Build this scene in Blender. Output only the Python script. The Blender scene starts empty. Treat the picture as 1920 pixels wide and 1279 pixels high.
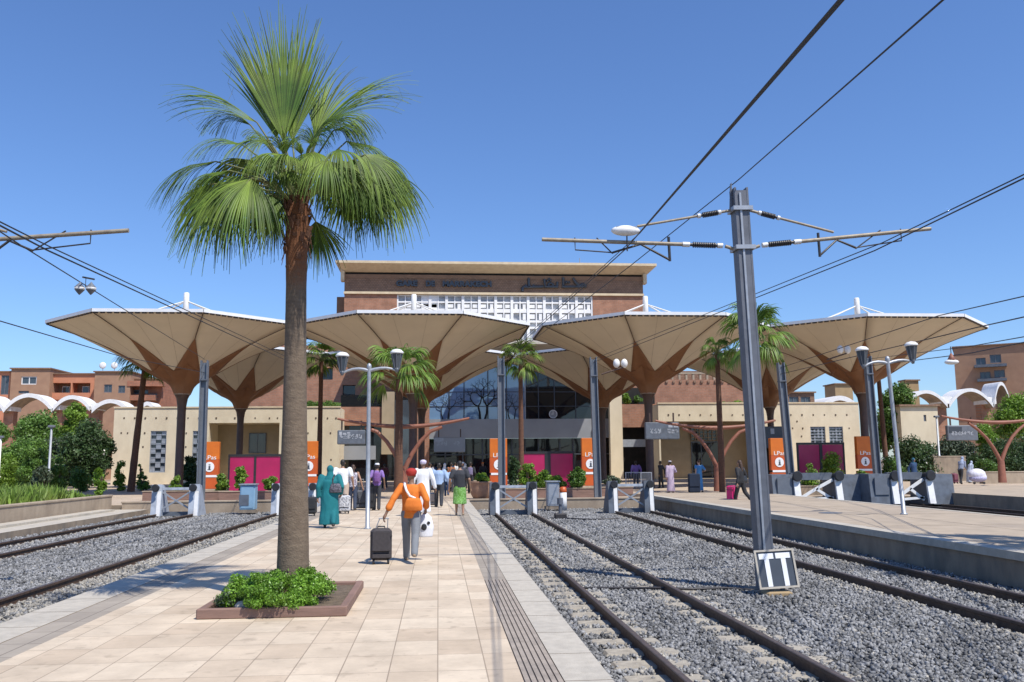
import bpy, math, random
import numpy as np
from math import sin, cos, pi, radians
from mathutils import Vector, Matrix

random.seed(7)
rng = np.random.default_rng(11)
scene = bpy.context.scene
COL = scene.collection

# ---------------------------------------------------------------- camera
F_PX = 1654.0
CAM_Z = 1.72
YAW, PITCH, ROLL = radians(4.787), radians(7.81), 0.008
cam_rot = Matrix.Rotation(-YAW, 3, 'Z') @ Matrix.Rotation(pi / 2 + PITCH, 3, 'X') @ Matrix.Rotation(-ROLL, 3, 'Z')
cam_data = bpy.data.cameras.new("camera")
cam_data.sensor_width = 36.0
cam_data.lens = 36.0 * F_PX / 1920.0
cam_data.clip_start = 0.05
cam_data.clip_end = 4000
cam = bpy.data.objects.new("camera", cam_data)
COL.objects.link(cam)
cam.matrix_world = Matrix.Translation((0, 0, CAM_Z)) @ cam_rot.to_4x4()
scene.camera = cam

# ---------------------------------------------------------------- light
SUN_DIR = Vector((0.35, -0.42, 0.84)).normalized()      # towards the sun: behind the camera, to the right, high
sun_el = math.asin(SUN_DIR.z)
world = bpy.data.worlds.new("World")
scene.world = world
world.use_nodes = True
wn = world.node_tree
wn.nodes.clear()
sky = wn.nodes.new("ShaderNodeTexSky")
sky.sky_type = 'NISHITA'
sky.sun_disc = False
sky.sun_elevation = sun_el
sky.sun_rotation = math.atan2(SUN_DIR.x, SUN_DIR.y)
sky.altitude = 400
sky.air_density = 1.15
sky.dust_density = 0.4
sky.ozone_density = 4.0
bg = wn.nodes.new("ShaderNodeBackground")
bg.inputs["Strength"].default_value = 0.118
wo = wn.nodes.new("ShaderNodeOutputWorld")
tint = wn.nodes.new("ShaderNodeMix"); tint.data_type = 'RGBA'; tint.blend_type = 'MULTIPLY'
tint.inputs[0].default_value = 1.0
tint.inputs[7].default_value = (0.655, 0.80, 1.05, 1)
wn.links.new(sky.outputs[0], tint.inputs[6])
wn.links.new(tint.outputs[2], bg.inputs["Color"])
wn.links.new(bg.outputs[0], wo.inputs["Surface"])
sun_data = bpy.data.lights.new("sun", 'SUN')
sun_data.energy = 4.0
sun_data.angle = radians(0.5)
sun_data.color = (1.0, 0.955, 0.88)
sun = bpy.data.objects.new("sun", sun_data)
COL.objects.link(sun)
sun.rotation_euler = SUN_DIR.to_track_quat('Z', 'Y').to_euler()
sun.location = (20, -20, 60)
scene.view_settings.view_transform = 'Standard'
scene.view_settings.look = 'None'
scene.view_settings.gamma = 1.0
scene.view_settings.exposure = 0.40

# ---------------------------------------------------------------- measuring helpers (photo pixels -> metres)
def ray(px, py):
    return cam_rot @ Vector(((px - 960) / F_PX, (639.5 - py) / F_PX, -1))
def at(px, py, Y):
    d = ray(px, py)
    return Vector((0, 0, CAM_Z)) + d * (Y / d.y)
def gp(px, py, z=0.0):
    d = ray(px, py)
    return Vector((0, 0, CAM_Z)) + d * ((z - CAM_Z) / d.z)
def AX(px, Y): return at(px, 800, Y).x
def AZ(px, py, Y): return at(px, py, Y).z

# ---------------------------------------------------------------- object helpers
class MB:
    """collects faces of one mesh"""
    def __init__(self):
        self.v, self.f, self.m, self.s = [], [], [], []
    def add(self, vs, fs, m=0, smooth=False):
        b = len(self.v)
        self.v += [tuple(v) for v in vs]
        for f in fs:
            self.f.append(tuple(b + i for i in f)); self.m.append(m); self.s.append(smooth)
        return self
    def box(self, x0, x1, y0, y1, z0, z1, m=0):
        vs = [(x0,y0,z0),(x1,y0,z0),(x1,y1,z0),(x0,y1,z0),(x0,y0,z1),(x1,y0,z1),(x1,y1,z1),(x0,y1,z1)]
        return self.add(vs, [(0,3,2,1),(4,5,6,7),(0,1,5,4),(1,2,6,5),(2,3,7,6),(3,0,4,7)], m)
    def bbox(self, x0, x1, y0, y1, z0, z1, b=0.02, m=0):
        """box with chamfered vertical and top edges"""
        b = min(b, (x1-x0)*.45, (y1-y0)*.45, (z1-z0)*.45)
        def ring(i, z):
            a0,a1,c0,c1 = x0+i, x1-i, y0+i, y1-i
            k = b
            return [(a0+k,c0,z),(a1-k,c0,z),(a1,c0+k,z),(a1,c1-k,z),(a1-k,c1,z),(a0+k,c1,z),(a0,c1-k,z),(a0,c0+k,z)]
        rings = [ring(b,z0), ring(0,z0+b), ring(0,z1-b), ring(b,z1)]
        vs = [p for r in rings for p in r]
        fs = [tuple(range(7,-1,-1)), tuple(range(24,32))]
        for r in range(3):
            for i in range(8):
                j = (i+1)%8
                fs.append((r*8+i, r*8+j, r*8+8+j, r*8+8+i))
        return self.add(vs, fs, m)
    def obox(self, c, sx, sy, sz, rot=None, m=0):
        c = Vector(c); R = rot or Matrix.Identity(3)
        vs = [c + R @ Vector((x*sx/2, y*sy/2, z*sz/2)) for z in (-1,1) for x,y in ((-1,-1),(1,-1),(1,1),(-1,1))]
        return self.add(vs, [(0,3,2,1),(4,5,6,7),(0,1,5,4),(1,2,6,5),(2,3,7,6),(3,0,4,7)], m)
    def beam(self, p0, p1, w, h, m=0, up=Vector((0,0,1))):
        p0, p1 = Vector(p0), Vector(p1)
        d = (p1-p0); L = d.length; d.normalize()
        x = d.cross(up)
        if x.length < 1e-4: x = d.cross(Vector((0,1,0)))
        x.normalize(); z = x.cross(d)
        R = Matrix((x, d, z)).transposed()
        return self.obox((p0+p1)/2, w, L, h, R, m)
    def tube(self, pts, rad, n=8, m=0, cap=True, smooth=True, flat=1.0):
        pts = [Vector(p) for p in pts]
        if not hasattr(rad, '__len__'): rad = [rad]*len(pts)
        vs, fs = [], []
        ref = None
        for i, p in enumerate(pts):
            d = (pts[min(i+1,len(pts)-1)] - pts[max(i-1,0)]).normalized()
            if ref is None:
                ref = Vector((0,0,1)) if abs(d.z) < .9 else Vector((0,1,0))
            x = d.cross(ref).normalized(); y = x.cross(d).normalized()
            ref = y
            for k in range(n):
                a = 2*pi*k/n
                vs.append(p + x*(cos(a)*rad[i]) + y*(sin(a)*rad[i]*flat))
        for i in range(len(pts)-1):
            for k in range(n):
                j = (k+1)%n
                fs.append((i*n+k, i*n+j, i*n+n+j, i*n+n+k))
        self.add(vs, fs, m, smooth)
        if cap:
            self.add(vs[:n], [tuple(range(n-1,-1,-1))], m); self.add(vs[-n:], [tuple(range(n))], m)
        return self
    def lathe(self, prof, c=(0,0,0), n=16, m=0, smooth=True, sy=1.0):
        vs, fs = [], []
        for r, z in prof:
            for k in range(n):
                a = 2*pi*k/n
                vs.append((c[0]+r*cos(a), c[1]+r*sin(a)*sy, c[2]+z))
        for i in range(len(prof)-1):
            for k in range(n):
                j=(k+1)%n
                fs.append((i*n+k,i*n+j,i*n+n+j,i*n+n+k))
        fs.append(tuple(range(n-1,-1,-1))); fs.append(tuple((len(prof)-1)*n+k for k in range(n)))
        return self.add(vs, fs, m, smooth)
    def ell(self, c, r, n=12, m=0):
        rows = max(5, n*2//3)
        prof = [(max(1e-3, sin(pi*i/rows)), -cos(pi*i/rows)) for i in range(rows+1)]
        vs, fs = [], []
        for q, z in prof:
            for k in range(n):
                a=2*pi*k/n
                vs.append((c[0]+r[0]*q*cos(a), c[1]+r[1]*q*sin(a), c[2]+r[2]*z))
        for i in range(rows):
            for k in range(n):
                j=(k+1)%n
                fs.append((i*n+k,i*n+j,i*n+n+j,i*n+n+k))
        fs.append(tuple(range(n-1,-1,-1))); fs.append(tuple(rows*n+k for k in range(n)))
        return self.add(vs, fs, m, True)
    def prism(self, poly, axis, a0, a1, m=0):
        """poly: outline in the two other axes (counter-clockwise); extruded along axis"""
        def P(u, v, w):
            return {'x':(w,u,v),'y':(u,w,v),'z':(u,v,w)}[axis]
        n=len(poly)
        vs=[P(u,v,a0) for u,v in poly]+[P(u,v,a1) for u,v in poly]
        fs=[tuple(range(n-1,-1,-1)), tuple(range(n,2*n))]+[(i,(i+1)%n,n+(i+1)%n,n+i) for i in range(n)]
        if axis=='y': fs=[tuple(reversed(f)) for f in fs]
        return self.add(vs, fs, m)
    def quad(self, a,b,c,d,m=0): return self.add([a,b,c,d],[(0,1,2,3)],m)
    def build(self, name, mats, parent=None, loc=None, rotz=0, bevel=0):
        me = bpy.data.meshes.new(name)
        me.from_pydata(self.v, [], self.f)
        if not isinstance(mats,(list,tuple)): mats=[mats]
        for x in mats: me.materials.append(x)
        me.polygons.foreach_set("material_index", self.m)
        me.polygons.foreach_set("use_smooth", self.s)
        me.update()
        o = bpy.data.objects.new(name, me)
        COL.objects.link(o)
        if parent: o.parent = parent
        if loc is not None: o.location = loc
        o.rotation_euler.z = rotz
        if bevel:
            md=o.modifiers.new("edge",'BEVEL'); md.width=bevel; md.segments=2; md.limit_method='ANGLE'
        return o

def np_mesh(name, V, Fq, mats, var=None, parent=None, loc=None, smooth=False):
    """fast mesh from arrays; Fq (n,k) faces; var: one random value per face, kept as an attribute"""
    me = bpy.data.meshes.new(name)
    V=np.asarray(V,dtype=np.float32); Fq=np.asarray(Fq,dtype=np.int32)
    n,k=Fq.shape
    me.vertices.add(len(V)); me.vertices.foreach_set("co",V.ravel())
    me.loops.add(n*k); me.loops.foreach_set("vertex_index",Fq.ravel())
    me.polygons.add(n)
    me.polygons.foreach_set("loop_start",np.arange(0,n*k,k,dtype=np.int32))
    me.polygons.foreach_set("loop_total",np.full(n,k,dtype=np.int32))
    if smooth: me.polygons.foreach_set("use_smooth",np.ones(n,dtype=bool))
    if var is not None:
        at_=me.attributes.new("var",'FLOAT','FACE'); at_.data.foreach_set("value",np.asarray(var,dtype=np.float32))
    if not isinstance(mats,(list,tuple)): mats=[mats]
    for x in mats: me.materials.append(x)
    me.update(calc_edges=True); me.validate()
    o=bpy.data.objects.new(name,me); COL.objects.link(o)
    if parent: o.parent=parent
    if loc is not None: o.location=loc
    return o

def tag(o,label=None,cat=None,group=None,kind=None):
    if label: o['label']=label
    if cat: o['category']=cat
    if group: o['group']=group
    if kind: o['kind']=kind
    return o
def thing(name,label,cat,loc=(0,0,0),rotz=0,group=None):
    o=bpy.data.objects.new(name,None); COL.objects.link(o)
    o.empty_display_size=.3; o.location=loc; o.rotation_euler.z=rotz
    return tag(o,label,cat,group)
def structure(o): o['kind']='structure'; return o
def dup(root,loc,rotz=0,label=None,group=None,scale=None):
    def cp(o,parent):
        c=o.copy(); COL.objects.link(c)
        if parent: c.parent=parent
        for ch in [x for x in o.children]: cp(ch,c)
        return c
    r=cp(root,None); r.location=loc; r.rotation_euler.z=rotz
    if label: r['label']=label
    if group: r['group']=group
    if scale: r.scale=scale
    return r

def text_faces(mb, body, size, origin, xdir, ydir, depth=0.03, m=0, align='LEFT', fit=None, bold=0.0):
    """adds lettering (extruded) to a mesh"""
    cu=bpy.data.curves.new("lettering",'FONT'); cu.body=body; cu.size=size; cu.extrude=depth/2; cu.align_x=align
    cu.resolution_u=3; cu.offset=bold
    ob=bpy.data.objects.new("lettering",cu); COL.objects.link(ob)
    dg=bpy.context.evaluated_depsgraph_get(); ev=ob.evaluated_get(dg); me=ev.to_mesh()
    vs=[v.co.copy() for v in me.vertices]; fs=[tuple(p.vertices) for p in me.polygons]
    ev.to_mesh_clear(); bpy.data.objects.remove(ob); bpy.data.curves.remove(cu)
    if fit and vs:
        w=max(v.x for v in vs)-min(v.x for v in vs); k=fit/w
        x0=min(v.x for v in vs)
        for v in vs: v.x=(v.x-x0)*k
    o=Vector(origin); xd=Vector(xdir); yd=Vector(ydir); zd=xd.cross(yd)
    mb.add([o+xd*v.x+yd*v.y+zd*v.z for v in vs], fs, m)
    return mb
# ---------------------------------------------------------------- materials
def srgb(r,g,b):
    f=lambda c:(c/255/12.92 if c/255<=.04045 else ((c/255+.055)/1.055)**2.4)
    return (f(r),f(g),f(b))
def new_mat(name):
    m=bpy.data.materials.new(name); m.use_nodes=True
    nt=m.node_tree; nt.nodes.clear()
    out=nt.nodes.new("ShaderNodeOutputMaterial"); b=nt.nodes.new("ShaderNodeBsdfPrincipled")
    nt.links.new(b.outputs[0],out.inputs[0])
    return m,nt,b,out
def N(nt,t,**kw):
    n=nt.nodes.new(t)
    for k,v in kw.items(): setattr(n,k,v)
    return n
def mixc(nt,fac,a,b,mode='MIX'):
    n=nt.nodes.new("ShaderNodeMix"); n.data_type='RGBA'; n.blend_type=mode
    for s,v in ((0,fac),(6,a),(7,b)):
        if hasattr(v,'is_output'): nt.links.new(v,n.inputs[s])
        elif isinstance(v,(int,float)): n.inputs[s].default_value=v
        else: n.inputs[s].default_value=(*v,1)
    return n.outputs[2]
def ramp(nt,src,a,b):
    n=nt.nodes.new("ShaderNodeMapRange"); n.inputs[1].default_value=a; n.inputs[2].default_value=b
    nt.links.new(src,n.inputs[0]); return n.outputs[0]
def mat(name,c1,c2=None,scale=4,rough=.75,bump=0.,bscale=None,metal=0.,spec=.5,stretch=(1,1,1),
        dirt=None,dscale=.6,damt=.5,var=0.,translucent=0.,lo=.35,hi=.65,bdist=.02,coat=0.):
    m,nt,b,out=new_mat(name)
    tc=N(nt,"ShaderNodeTexCoord"); mp=N(nt,"ShaderNodeMapping"); mp.inputs['Scale'].default_value=stretch
    nt.links.new(tc.outputs['Object'],mp.inputs[0])
    vec=mp.outputs[0]
    n1=N(nt,"ShaderNodeTexNoise"); n1.inputs['Scale'].default_value=scale; n1.inputs['Detail'].default_value=6
    nt.links.new(vec,n1.inputs['Vector'])
    col=mixc(nt,ramp(nt,n1.outputs[0],lo,hi),c1,c2 or tuple(x*.8 for x in c1))
    if dirt:
        n2=N(nt,"ShaderNodeTexNoise"); n2.inputs['Scale'].default_value=dscale; n2.inputs['Detail'].default_value=8
        n2.inputs['Roughness'].default_value=.65
        nt.links.new(vec,n2.inputs['Vector'])
        r=ramp(nt,n2.outputs[0],.48,.72)
        mul=N(nt,"ShaderNodeMath",operation='MULTIPLY'); nt.links.new(r,mul.inputs[0]); mul.inputs[1].default_value=damt
        col=mixc(nt,mul.outputs[0],col,dirt)
    if var:
        a=N(nt,"ShaderNodeAttribute"); a.attribute_name='var'
        v=N(nt,"ShaderNodeMapRange"); v.inputs[3].default_value=1-var; v.inputs[4].default_value=1+var
        nt.links.new(a.outputs['Fac'],v.inputs[0])
        cb=N(nt,"ShaderNodeCombineColor")
        for i in range(3): nt.links.new(v.outputs[0],cb.inputs[i])
        col=mixc(nt,1.0,col,cb.outputs[0],'MULTIPLY')
    nt.links.new(col,b.inputs['Base Color'])
    b.inputs['Roughness'].default_value=rough; b.inputs['Metallic'].default_value=metal
    b.inputs['Specular IOR Level'].default_value=spec
    if coat: b.inputs['Coat Weight'].default_value=coat
    if bump:
        n3=N(nt,"ShaderNodeTexNoise"); n3.inputs['Scale'].default_value=bscale or scale*6; n3.inputs['Detail'].default_value=5
        nt.links.new(vec,n3.inputs['Vector'])
        bp=N(nt,"ShaderNodeBump"); bp.inputs['Strength'].default_value=bump; bp.inputs['Distance'].default_value=bdist
        nt.links.new(n3.outputs[0],bp.inputs['Height']); nt.links.new(bp.outputs[0],b.inputs['Normal'])
    if translucent:
        t=N(nt,"ShaderNodeBsdfTranslucent"); nt.links.new(col,t.inputs[0])
        mx=N(nt,"ShaderNodeMixShader"); mx.inputs[0].default_value=translucent
        nt.links.new(b.outputs[0],mx.inputs[1]); nt.links.new(t.outputs[0],mx.inputs[2]); nt.links.new(mx.outputs[0],out.inputs[0])
    return m
def brick_mat(name,c1,c2,mortar,bw,bh,ms=.01,plane='xz',offset=.5,rough=.85,bump=.3,noise=.25,dirt=None,damt=.4,dscale=.5,spots=0):
    m,nt,b,out=new_mat(name)
    tc=N(nt,"ShaderNodeTexCoord"); sp=N(nt,"ShaderNodeSeparateXYZ"); cb=N(nt,"ShaderNodeCombineXYZ")
    nt.links.new(tc.outputs['Object'],sp.inputs[0])
    ix={'x':0,'y':1,'z':2}
    nt.links.new(sp.outputs[ix[plane[0]]],cb.inputs[0]); nt.links.new(sp.outputs[ix[plane[1]]],cb.inputs[1])
    br=N(nt,"ShaderNodeTexBrick"); br.offset=offset; br.squash=1
    br.inputs['Scale'].default_value=1; br.inputs['Brick Width'].default_value=bw; br.inputs['Row Height'].default_value=bh
    br.inputs['Mortar Size'].default_value=ms; br.inputs['Mortar Smooth'].default_value=.15
    br.inputs['Color1'].default_value=(*c1,1); br.inputs['Color2'].default_value=(*c2,1); br.inputs['Mortar'].default_value=(*mortar,1)
    nt.links.new(cb.outputs[0],br.inputs['Vector'])
    n1=N(nt,"ShaderNodeTexNoise"); n1.inputs['Scale'].default_value=1.3; n1.inputs['Detail'].default_value=9; n1.inputs['Roughness'].default_value=.7
    nt.links.new(tc.outputs['Object'],n1.inputs['Vector'])
    v=N(nt,"ShaderNodeMapRange"); v.inputs[1].default_value=.3; v.inputs[2].default_value=.7; v.inputs[3].default_value=1-noise; v.inputs[4].default_value=1+noise*.6
    nt.links.new(n1.outputs[0],v.inputs[0])
    c3=N(nt,"ShaderNodeCombineColor")
    for i in range(3): nt.links.new(v.outputs[0],c3.inputs[i])
    col=mixc(nt,1.0,br.outputs['Color'],c3.outputs[0],'MULTIPLY')
    if dirt:
        n2=N(nt,"ShaderNodeTexNoise"); n2.inputs['Scale'].default_value=dscale; n2.inputs['Detail'].default_value=9; n2.inputs['Roughness'].default_value=.7
        nt.links.new(tc.outputs['Object'],n2.inputs['Vector'])
        r=ramp(nt,n2.outputs[0],.5,.75)
        mul=N(nt,"ShaderNodeMath",operation='MULTIPLY'); nt.links.new(r,mul.inputs[0]); mul.inputs[1].default_value=damt
        col=mixc(nt,mul.outputs[0],col,dirt)
    if spots:                                           # worn-in stains and specks
        for sc_,lo_,hi_,k_ in ((4.5,.60,.70,spots),(24,.66,.74,spots*1.3)):
            n4=N(nt,"ShaderNodeTexNoise"); n4.inputs['Scale'].default_value=sc_; n4.inputs['Detail'].default_value=4; nt.links.new(tc.outputs['Object'],n4.inputs['Vector'])
            mu_=N(nt,"ShaderNodeMath",operation='MULTIPLY'); nt.links.new(ramp(nt,n4.outputs[0],lo_,hi_),mu_.inputs[0]); mu_.inputs[1].default_value=k_
            col=mixc(nt,mu_.outputs[0],col,tuple(x*.5 for x in c2))
    nt.links.new(col,b.inputs['Base Color']); b.inputs['Roughness'].default_value=rough
    b.inputs['Specular IOR Level'].default_value=.3
    if bump:
        iv=N(nt,"ShaderNodeMath",operation='SUBTRACT'); iv.inputs[0].default_value=1; nt.links.new(br.outputs['Fac'],iv.inputs[1])
        nf=N(nt,"ShaderNodeTexNoise"); nf.inputs['Scale'].default_value=60; nt.links.new(tc.outputs['Object'],nf.inputs['Vector'])
        ad=N(nt,"ShaderNodeMath",operation='MULTIPLY_ADD'); nt.links.new(nf.outputs[0],ad.inputs[0]); ad.inputs[1].default_value=.25; nt.links.new(iv.outputs[0],ad.inputs[2])
        bp=N(nt,"ShaderNodeBump"); bp.inputs['Strength'].default_value=bump; bp.inputs['Distance'].default_value=.01
        nt.links.new(ad.outputs[0],bp.inputs['Height']); nt.links.new(bp.outputs[0],b.inputs['Normal'])
    return m
def glass_mat(name,c,rough=.03,ior=1.7):
    m,nt,b,out=new_mat(name)
    b.inputs['Base Color'].default_value=(*c,1); b.inputs['Roughness'].default_value=rough; b.inputs['IOR'].default_value=ior
    n=N(nt,"ShaderNodeTexNoise"); n.inputs['Scale'].default_value=.35; tc=N(nt,"ShaderNodeTexCoord"); nt.links.new(tc.outputs['Object'],n.inputs[0])
    bp=N(nt,"ShaderNodeBump"); bp.inputs['Strength'].default_value=.06; bp.inputs['Distance'].default_value=.15
    nt.links.new(n.outputs[0],bp.inputs['Height']); nt.links.new(bp.outputs[0],b.inputs['Normal'])
    return m

tile=brick_mat("platform_tiles",(.645,.535,.40),(.52,.41,.295),(.33,.26,.19),.405,.64,.006,'xy',0.0,.8,.25,.20,dirt=(.38,.30,.215),damt=.55,dscale=.8,spots=.4)
tile_plaza=brick_mat("plaza_paving",(.50,.40,.30),(.45,.355,.26),(.25,.2,.15),.6,.6,.008,'xy',0.0,.85,.2,.14,dirt=(.36,.29,.21),damt=.5)
conc_light=mat("light_concrete",(.50,.45,.37),(.43,.385,.315),9,.85,.25,60,dirt=(.30,.275,.235),damt=.6,dscale=1.2)
conc_grey=brick_mat("grey_pavers",(.36,.31,.25),(.31,.265,.215),(.19,.16,.13),.4,.62,.008,'xy',0.0,.85,.3,.2)
groove=mat("grooved_tactile_concrete",(.37,.31,.25),(.30,.25,.20),6,.85,.3,70,dirt=(.17,.145,.125),damt=.6,dscale=1.5)
conc_wall=mat("weathered_concrete",(.34,.265,.19),(.245,.19,.138),3,.9,.35,30,dirt=(.13,.115,.10),damt=.7,dscale=1.0,stretch=(1,1,.5))
conc_tan=mat("tan_concrete",(.40,.32,.235),(.33,.26,.19),3,.9,.3,30,dirt=(.2,.15,.11),damt=.6,dscale=1.0,stretch=(1,1,.5))
conc_right=mat("right_platform_screed",(.43,.345,.25),(.375,.30,.215),2,.85,.2,50,dirt=(.29,.235,.185),damt=.6,dscale=.5)
earth=mat("dry_earth",(.26,.19,.125),(.18,.13,.085),3,.95,.6,25)
soil=mat("planter_soil",(.17,.125,.085),(.10,.075,.05),12,.95,.8,40)
ballast_base=mat("ballast_bed",(.115,.115,.12),(.035,.035,.038),26,.9,1.0,30,lo=.4,hi=.6,bdist=.05)
stone=mat("crushed_stone",(.25,.247,.242),(.145,.144,.143),40,.8,.2,120,var=.65)
stone_pale=mat("dusty_stone",(.38,.35,.295),(.27,.25,.215),40,.85,.2,120,var=.35)
rust=mat("rusty_rail",(.105,.062,.040),(.055,.034,.024),14,.65,.3,90,dirt=(.12,.07,.04),damt=.4,dscale=6)
rail_top=mat("worn_rail_head",(.16,.115,.085),(.10,.075,.06),20,.45,.1,90,metal=.4)
sleeper_m=mat("concrete_sleeper",(.42,.375,.30),(.31,.275,.22),10,.9,.4,60,dirt=(.22,.19,.15),damt=.6,dscale=4)
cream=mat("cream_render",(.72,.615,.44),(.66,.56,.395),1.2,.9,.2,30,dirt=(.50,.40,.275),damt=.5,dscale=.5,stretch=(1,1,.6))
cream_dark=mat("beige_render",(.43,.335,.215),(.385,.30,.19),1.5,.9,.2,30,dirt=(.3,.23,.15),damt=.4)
cornice_m=mat("cornice_render",(.68,.56,.38),(.60,.48,.32),2,.85,.1,20,dirt=(.45,.34,.22),damt=.4)
brick=brick_mat("red_brown_brick",(.41,.195,.12),(.355,.165,.10),(.33,.205,.145),.5,.16,.03,'xz',.5,.9,.4,.3)
brick_dark=brick_mat("dark_brown_brick",(.31,.195,.13),(.26,.16,.107),(.20,.13,.09),.3,.2,.03,'xz',.5,.9,.4,.25)
brown_flat=mat("brown_render",(.27,.165,.105),(.23,.14,.09),1.5,.9,.15,25)
dark_gap=mat("dark_recess",(.012,.011,.010),(.02,.018,.016),2,.9)
white_paint=mat("white_paint",(.82,.81,.79),(.75,.74,.72),4,.6,.05,30,dirt=(.55,.52,.48),damt=.35,dscale=2)
screen_white=mat("white_screen",(.84,.83,.81),(.78,.77,.76),2,.7)
membrane=mat("cream_canopy_fabric",(.66,.57,.43),(.62,.535,.405),.8,.8,.05,20,dirt=(.52,.435,.32),damt=.35,dscale=.35,translucent=.13)
rib_m=mat("brown_canopy_steel",(.21,.092,.036),(.185,.08,.032),2,.6,.05,20,dirt=(.17,.075,.03),damt=.3)
column_m=mat("dark_brown_steel",(.085,.047,.034),(.065,.037,.028),3,.5,.08,30)
rim_white=mat("white_canopy_rim",(.80,.80,.80),(.74,.74,.74),3,.5)
lace_m=mat("dark_lacing",(.07,.05,.04),(.045,.035,.03),5,.8)
steel_grey=mat("grey_painted_steel",(.17,.185,.21),(.145,.16,.185),5,.5,.05,40,metal=.15,dirt=(.10,.105,.115),damt=.4,dscale=2)
steel_mast=mat("dark_blue_grey_steel",(.15,.16,.185),(.13,.138,.16),6,.55,.06,40,metal=.15,dirt=(.05,.055,.065),damt=.5,dscale=2)
galv=mat("galvanised_steel",(.40,.42,.45),(.33,.35,.38),8,.45,.05,40,metal=.35)
arm_m=mat("weathered_tube",(.36,.31,.23),(.27,.22,.16),12,.6,.1,60,metal=.2)
insul=mat("dark_insulator",(.05,.042,.04),(.03,.027,.026),20,.4)
porcelain=mat("white_porcelain",(.72,.72,.70),(.62,.62,.6),10,.3)
wire_m=mat("dark_wire",(.022,.022,.024),(.03,.028,.028),5,.6)
sign_dark=mat("dark_sign_board",(.06,.07,.085),(.05,.058,.07),5,.4)
display_m=mat("display_grey",(.42,.44,.47),(.34,.36,.39),6,.5)
sign_white=mat("sign_white",(.82,.82,.82),(.76,.76,.76),6,.5)
orange_m=mat("orange_panel",(.66,.165,.012),(.58,.14,.012),2,.45,.03,20)
orange_red=mat("orange_red_panel",(.55,.10,.015),(.48,.085,.015),2,.45,.03,20)
pink_m=mat("magenta_panel",(.42,.015,.10),(.36,.013,.085),1.5,.35,.02,10)
blackish=mat("black_plastic",(.02,.02,.022),(.028,.028,.03),6,.45)
buffer_m=mat("pale_blue_grey_steel",(.46,.50,.56),(.38,.42,.48),4,.55,.08,30,dirt=(.22,.23,.25),damt=.5,dscale=2)
buffer_dark=mat("slate_steel",(.13,.15,.18),(.105,.12,.145),4,.55,.06,30,dirt=(.07,.075,.08),damt=.5,dscale=2)
redsteel=mat("red_brown_steel",(.30,.115,.07),(.24,.09,.055),4,.55,.06,30,dirt=(.16,.07,.05),damt=.4,dscale=1.5)
terracotta=mat("terracotta",(.32,.19,.125),(.26,.15,.10),5,.85,.15,40)
wood_b=mat("planter_timber",(.25,.15,.115),(.19,.115,.088),5,.8,.2,40,stretch=(.4,.4,3))
glass_dark=glass_mat("dark_glass",(.012,.015,.018),.03,1.55)
glass_sky_tint=glass_mat("painted_sky_glass",(.17,.29,.45),.02,2.0)  # blue base colour stands in for the reflected sky
glass_grey=mat("grey_facade_panel",(.30,.31,.33),(.26,.27,.285),.7,.28,spec=.6)
pane_m=glass_mat("window_pane",(.06,.075,.09),.05,1.6)
render_brown=mat("apartment_brown",(.38,.225,.14),(.33,.19,.12),1.2,.9,.1,20,dirt=(.2,.115,.075),damt=.35,dscale=.4)
render_pink=mat("apartment_pink",(.58,.24,.135),(.51,.21,.115),1.2,.9,.1,20,dirt=(.27,.12,.08),damt=.35,dscale=.4)
render_red=brick_mat("apartment_red_brick",(.42,.17,.10),(.36,.14,.085),(.30,.17,.115),.5,.18,.03,'xz',.5,.9,.3,.3)
sandstone=mat("sandstone",(.40,.29,.16),(.34,.24,.13),1,.9,.2,20)
curtain=mat("curtained_pane",(.56,.57,.58),(.34,.35,.37),1.6,.35)
leaf_dark=mat("dark_leaf",(.042,.082,.026),(.065,.115,.034),.8,.5,var=.45,translucent=.2)
leaf_mid=mat("mid_leaf",(.085,.17,.026),(.13,.235,.04),.8,.5,var=.45,translucent=.25)
leaf_light=mat("light_leaf",(.14,.25,.025),(.20,.32,.04),.9,.5,var=.4,translucent=.3)
leaf_grey=mat("grey_green_leaf",(.055,.085,.045),(.085,.115,.06),.9,.55,var=.4,translucent=.2)
leaf_bush=mat("bright_bush_leaf",(.13,.27,.022),(.19,.35,.035),3,.45,var=.5,translucent=.25)
palm_leaf=mat("palm_leaf",(.048,.10,.012),(.15,.212,.03),1.8,.5,var=.65,translucent=.2,spec=.3)
palm_leaf_b=mat("broad_palm_leaf",(.10,.18,.022),(.16,.25,.035),1.4,.5,var=.45,translucent=.28)
grass_m=mat("green_grass",(.16,.27,.04),(.24,.32,.065),1.2,.6,var=.45,translucent=.25)
petiole_m=mat("palm_petiole",(.17,.19,.06),(.13,.13,.045),4,.6)
flower_white=mat("white_blossom",(.75,.72,.66),(.68,.64,.58),5,.7,var=.2)
bark=mat("bark",(.13,.09,.062),(.085,.06,.042),6,.95,.6,40,stretch=(1,1,.3))
bark_red=mat("red_brown_palm_bark",(.15,.072,.042),(.10,.05,.032),5,.95,.5,30,stretch=(1,1,3))
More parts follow.
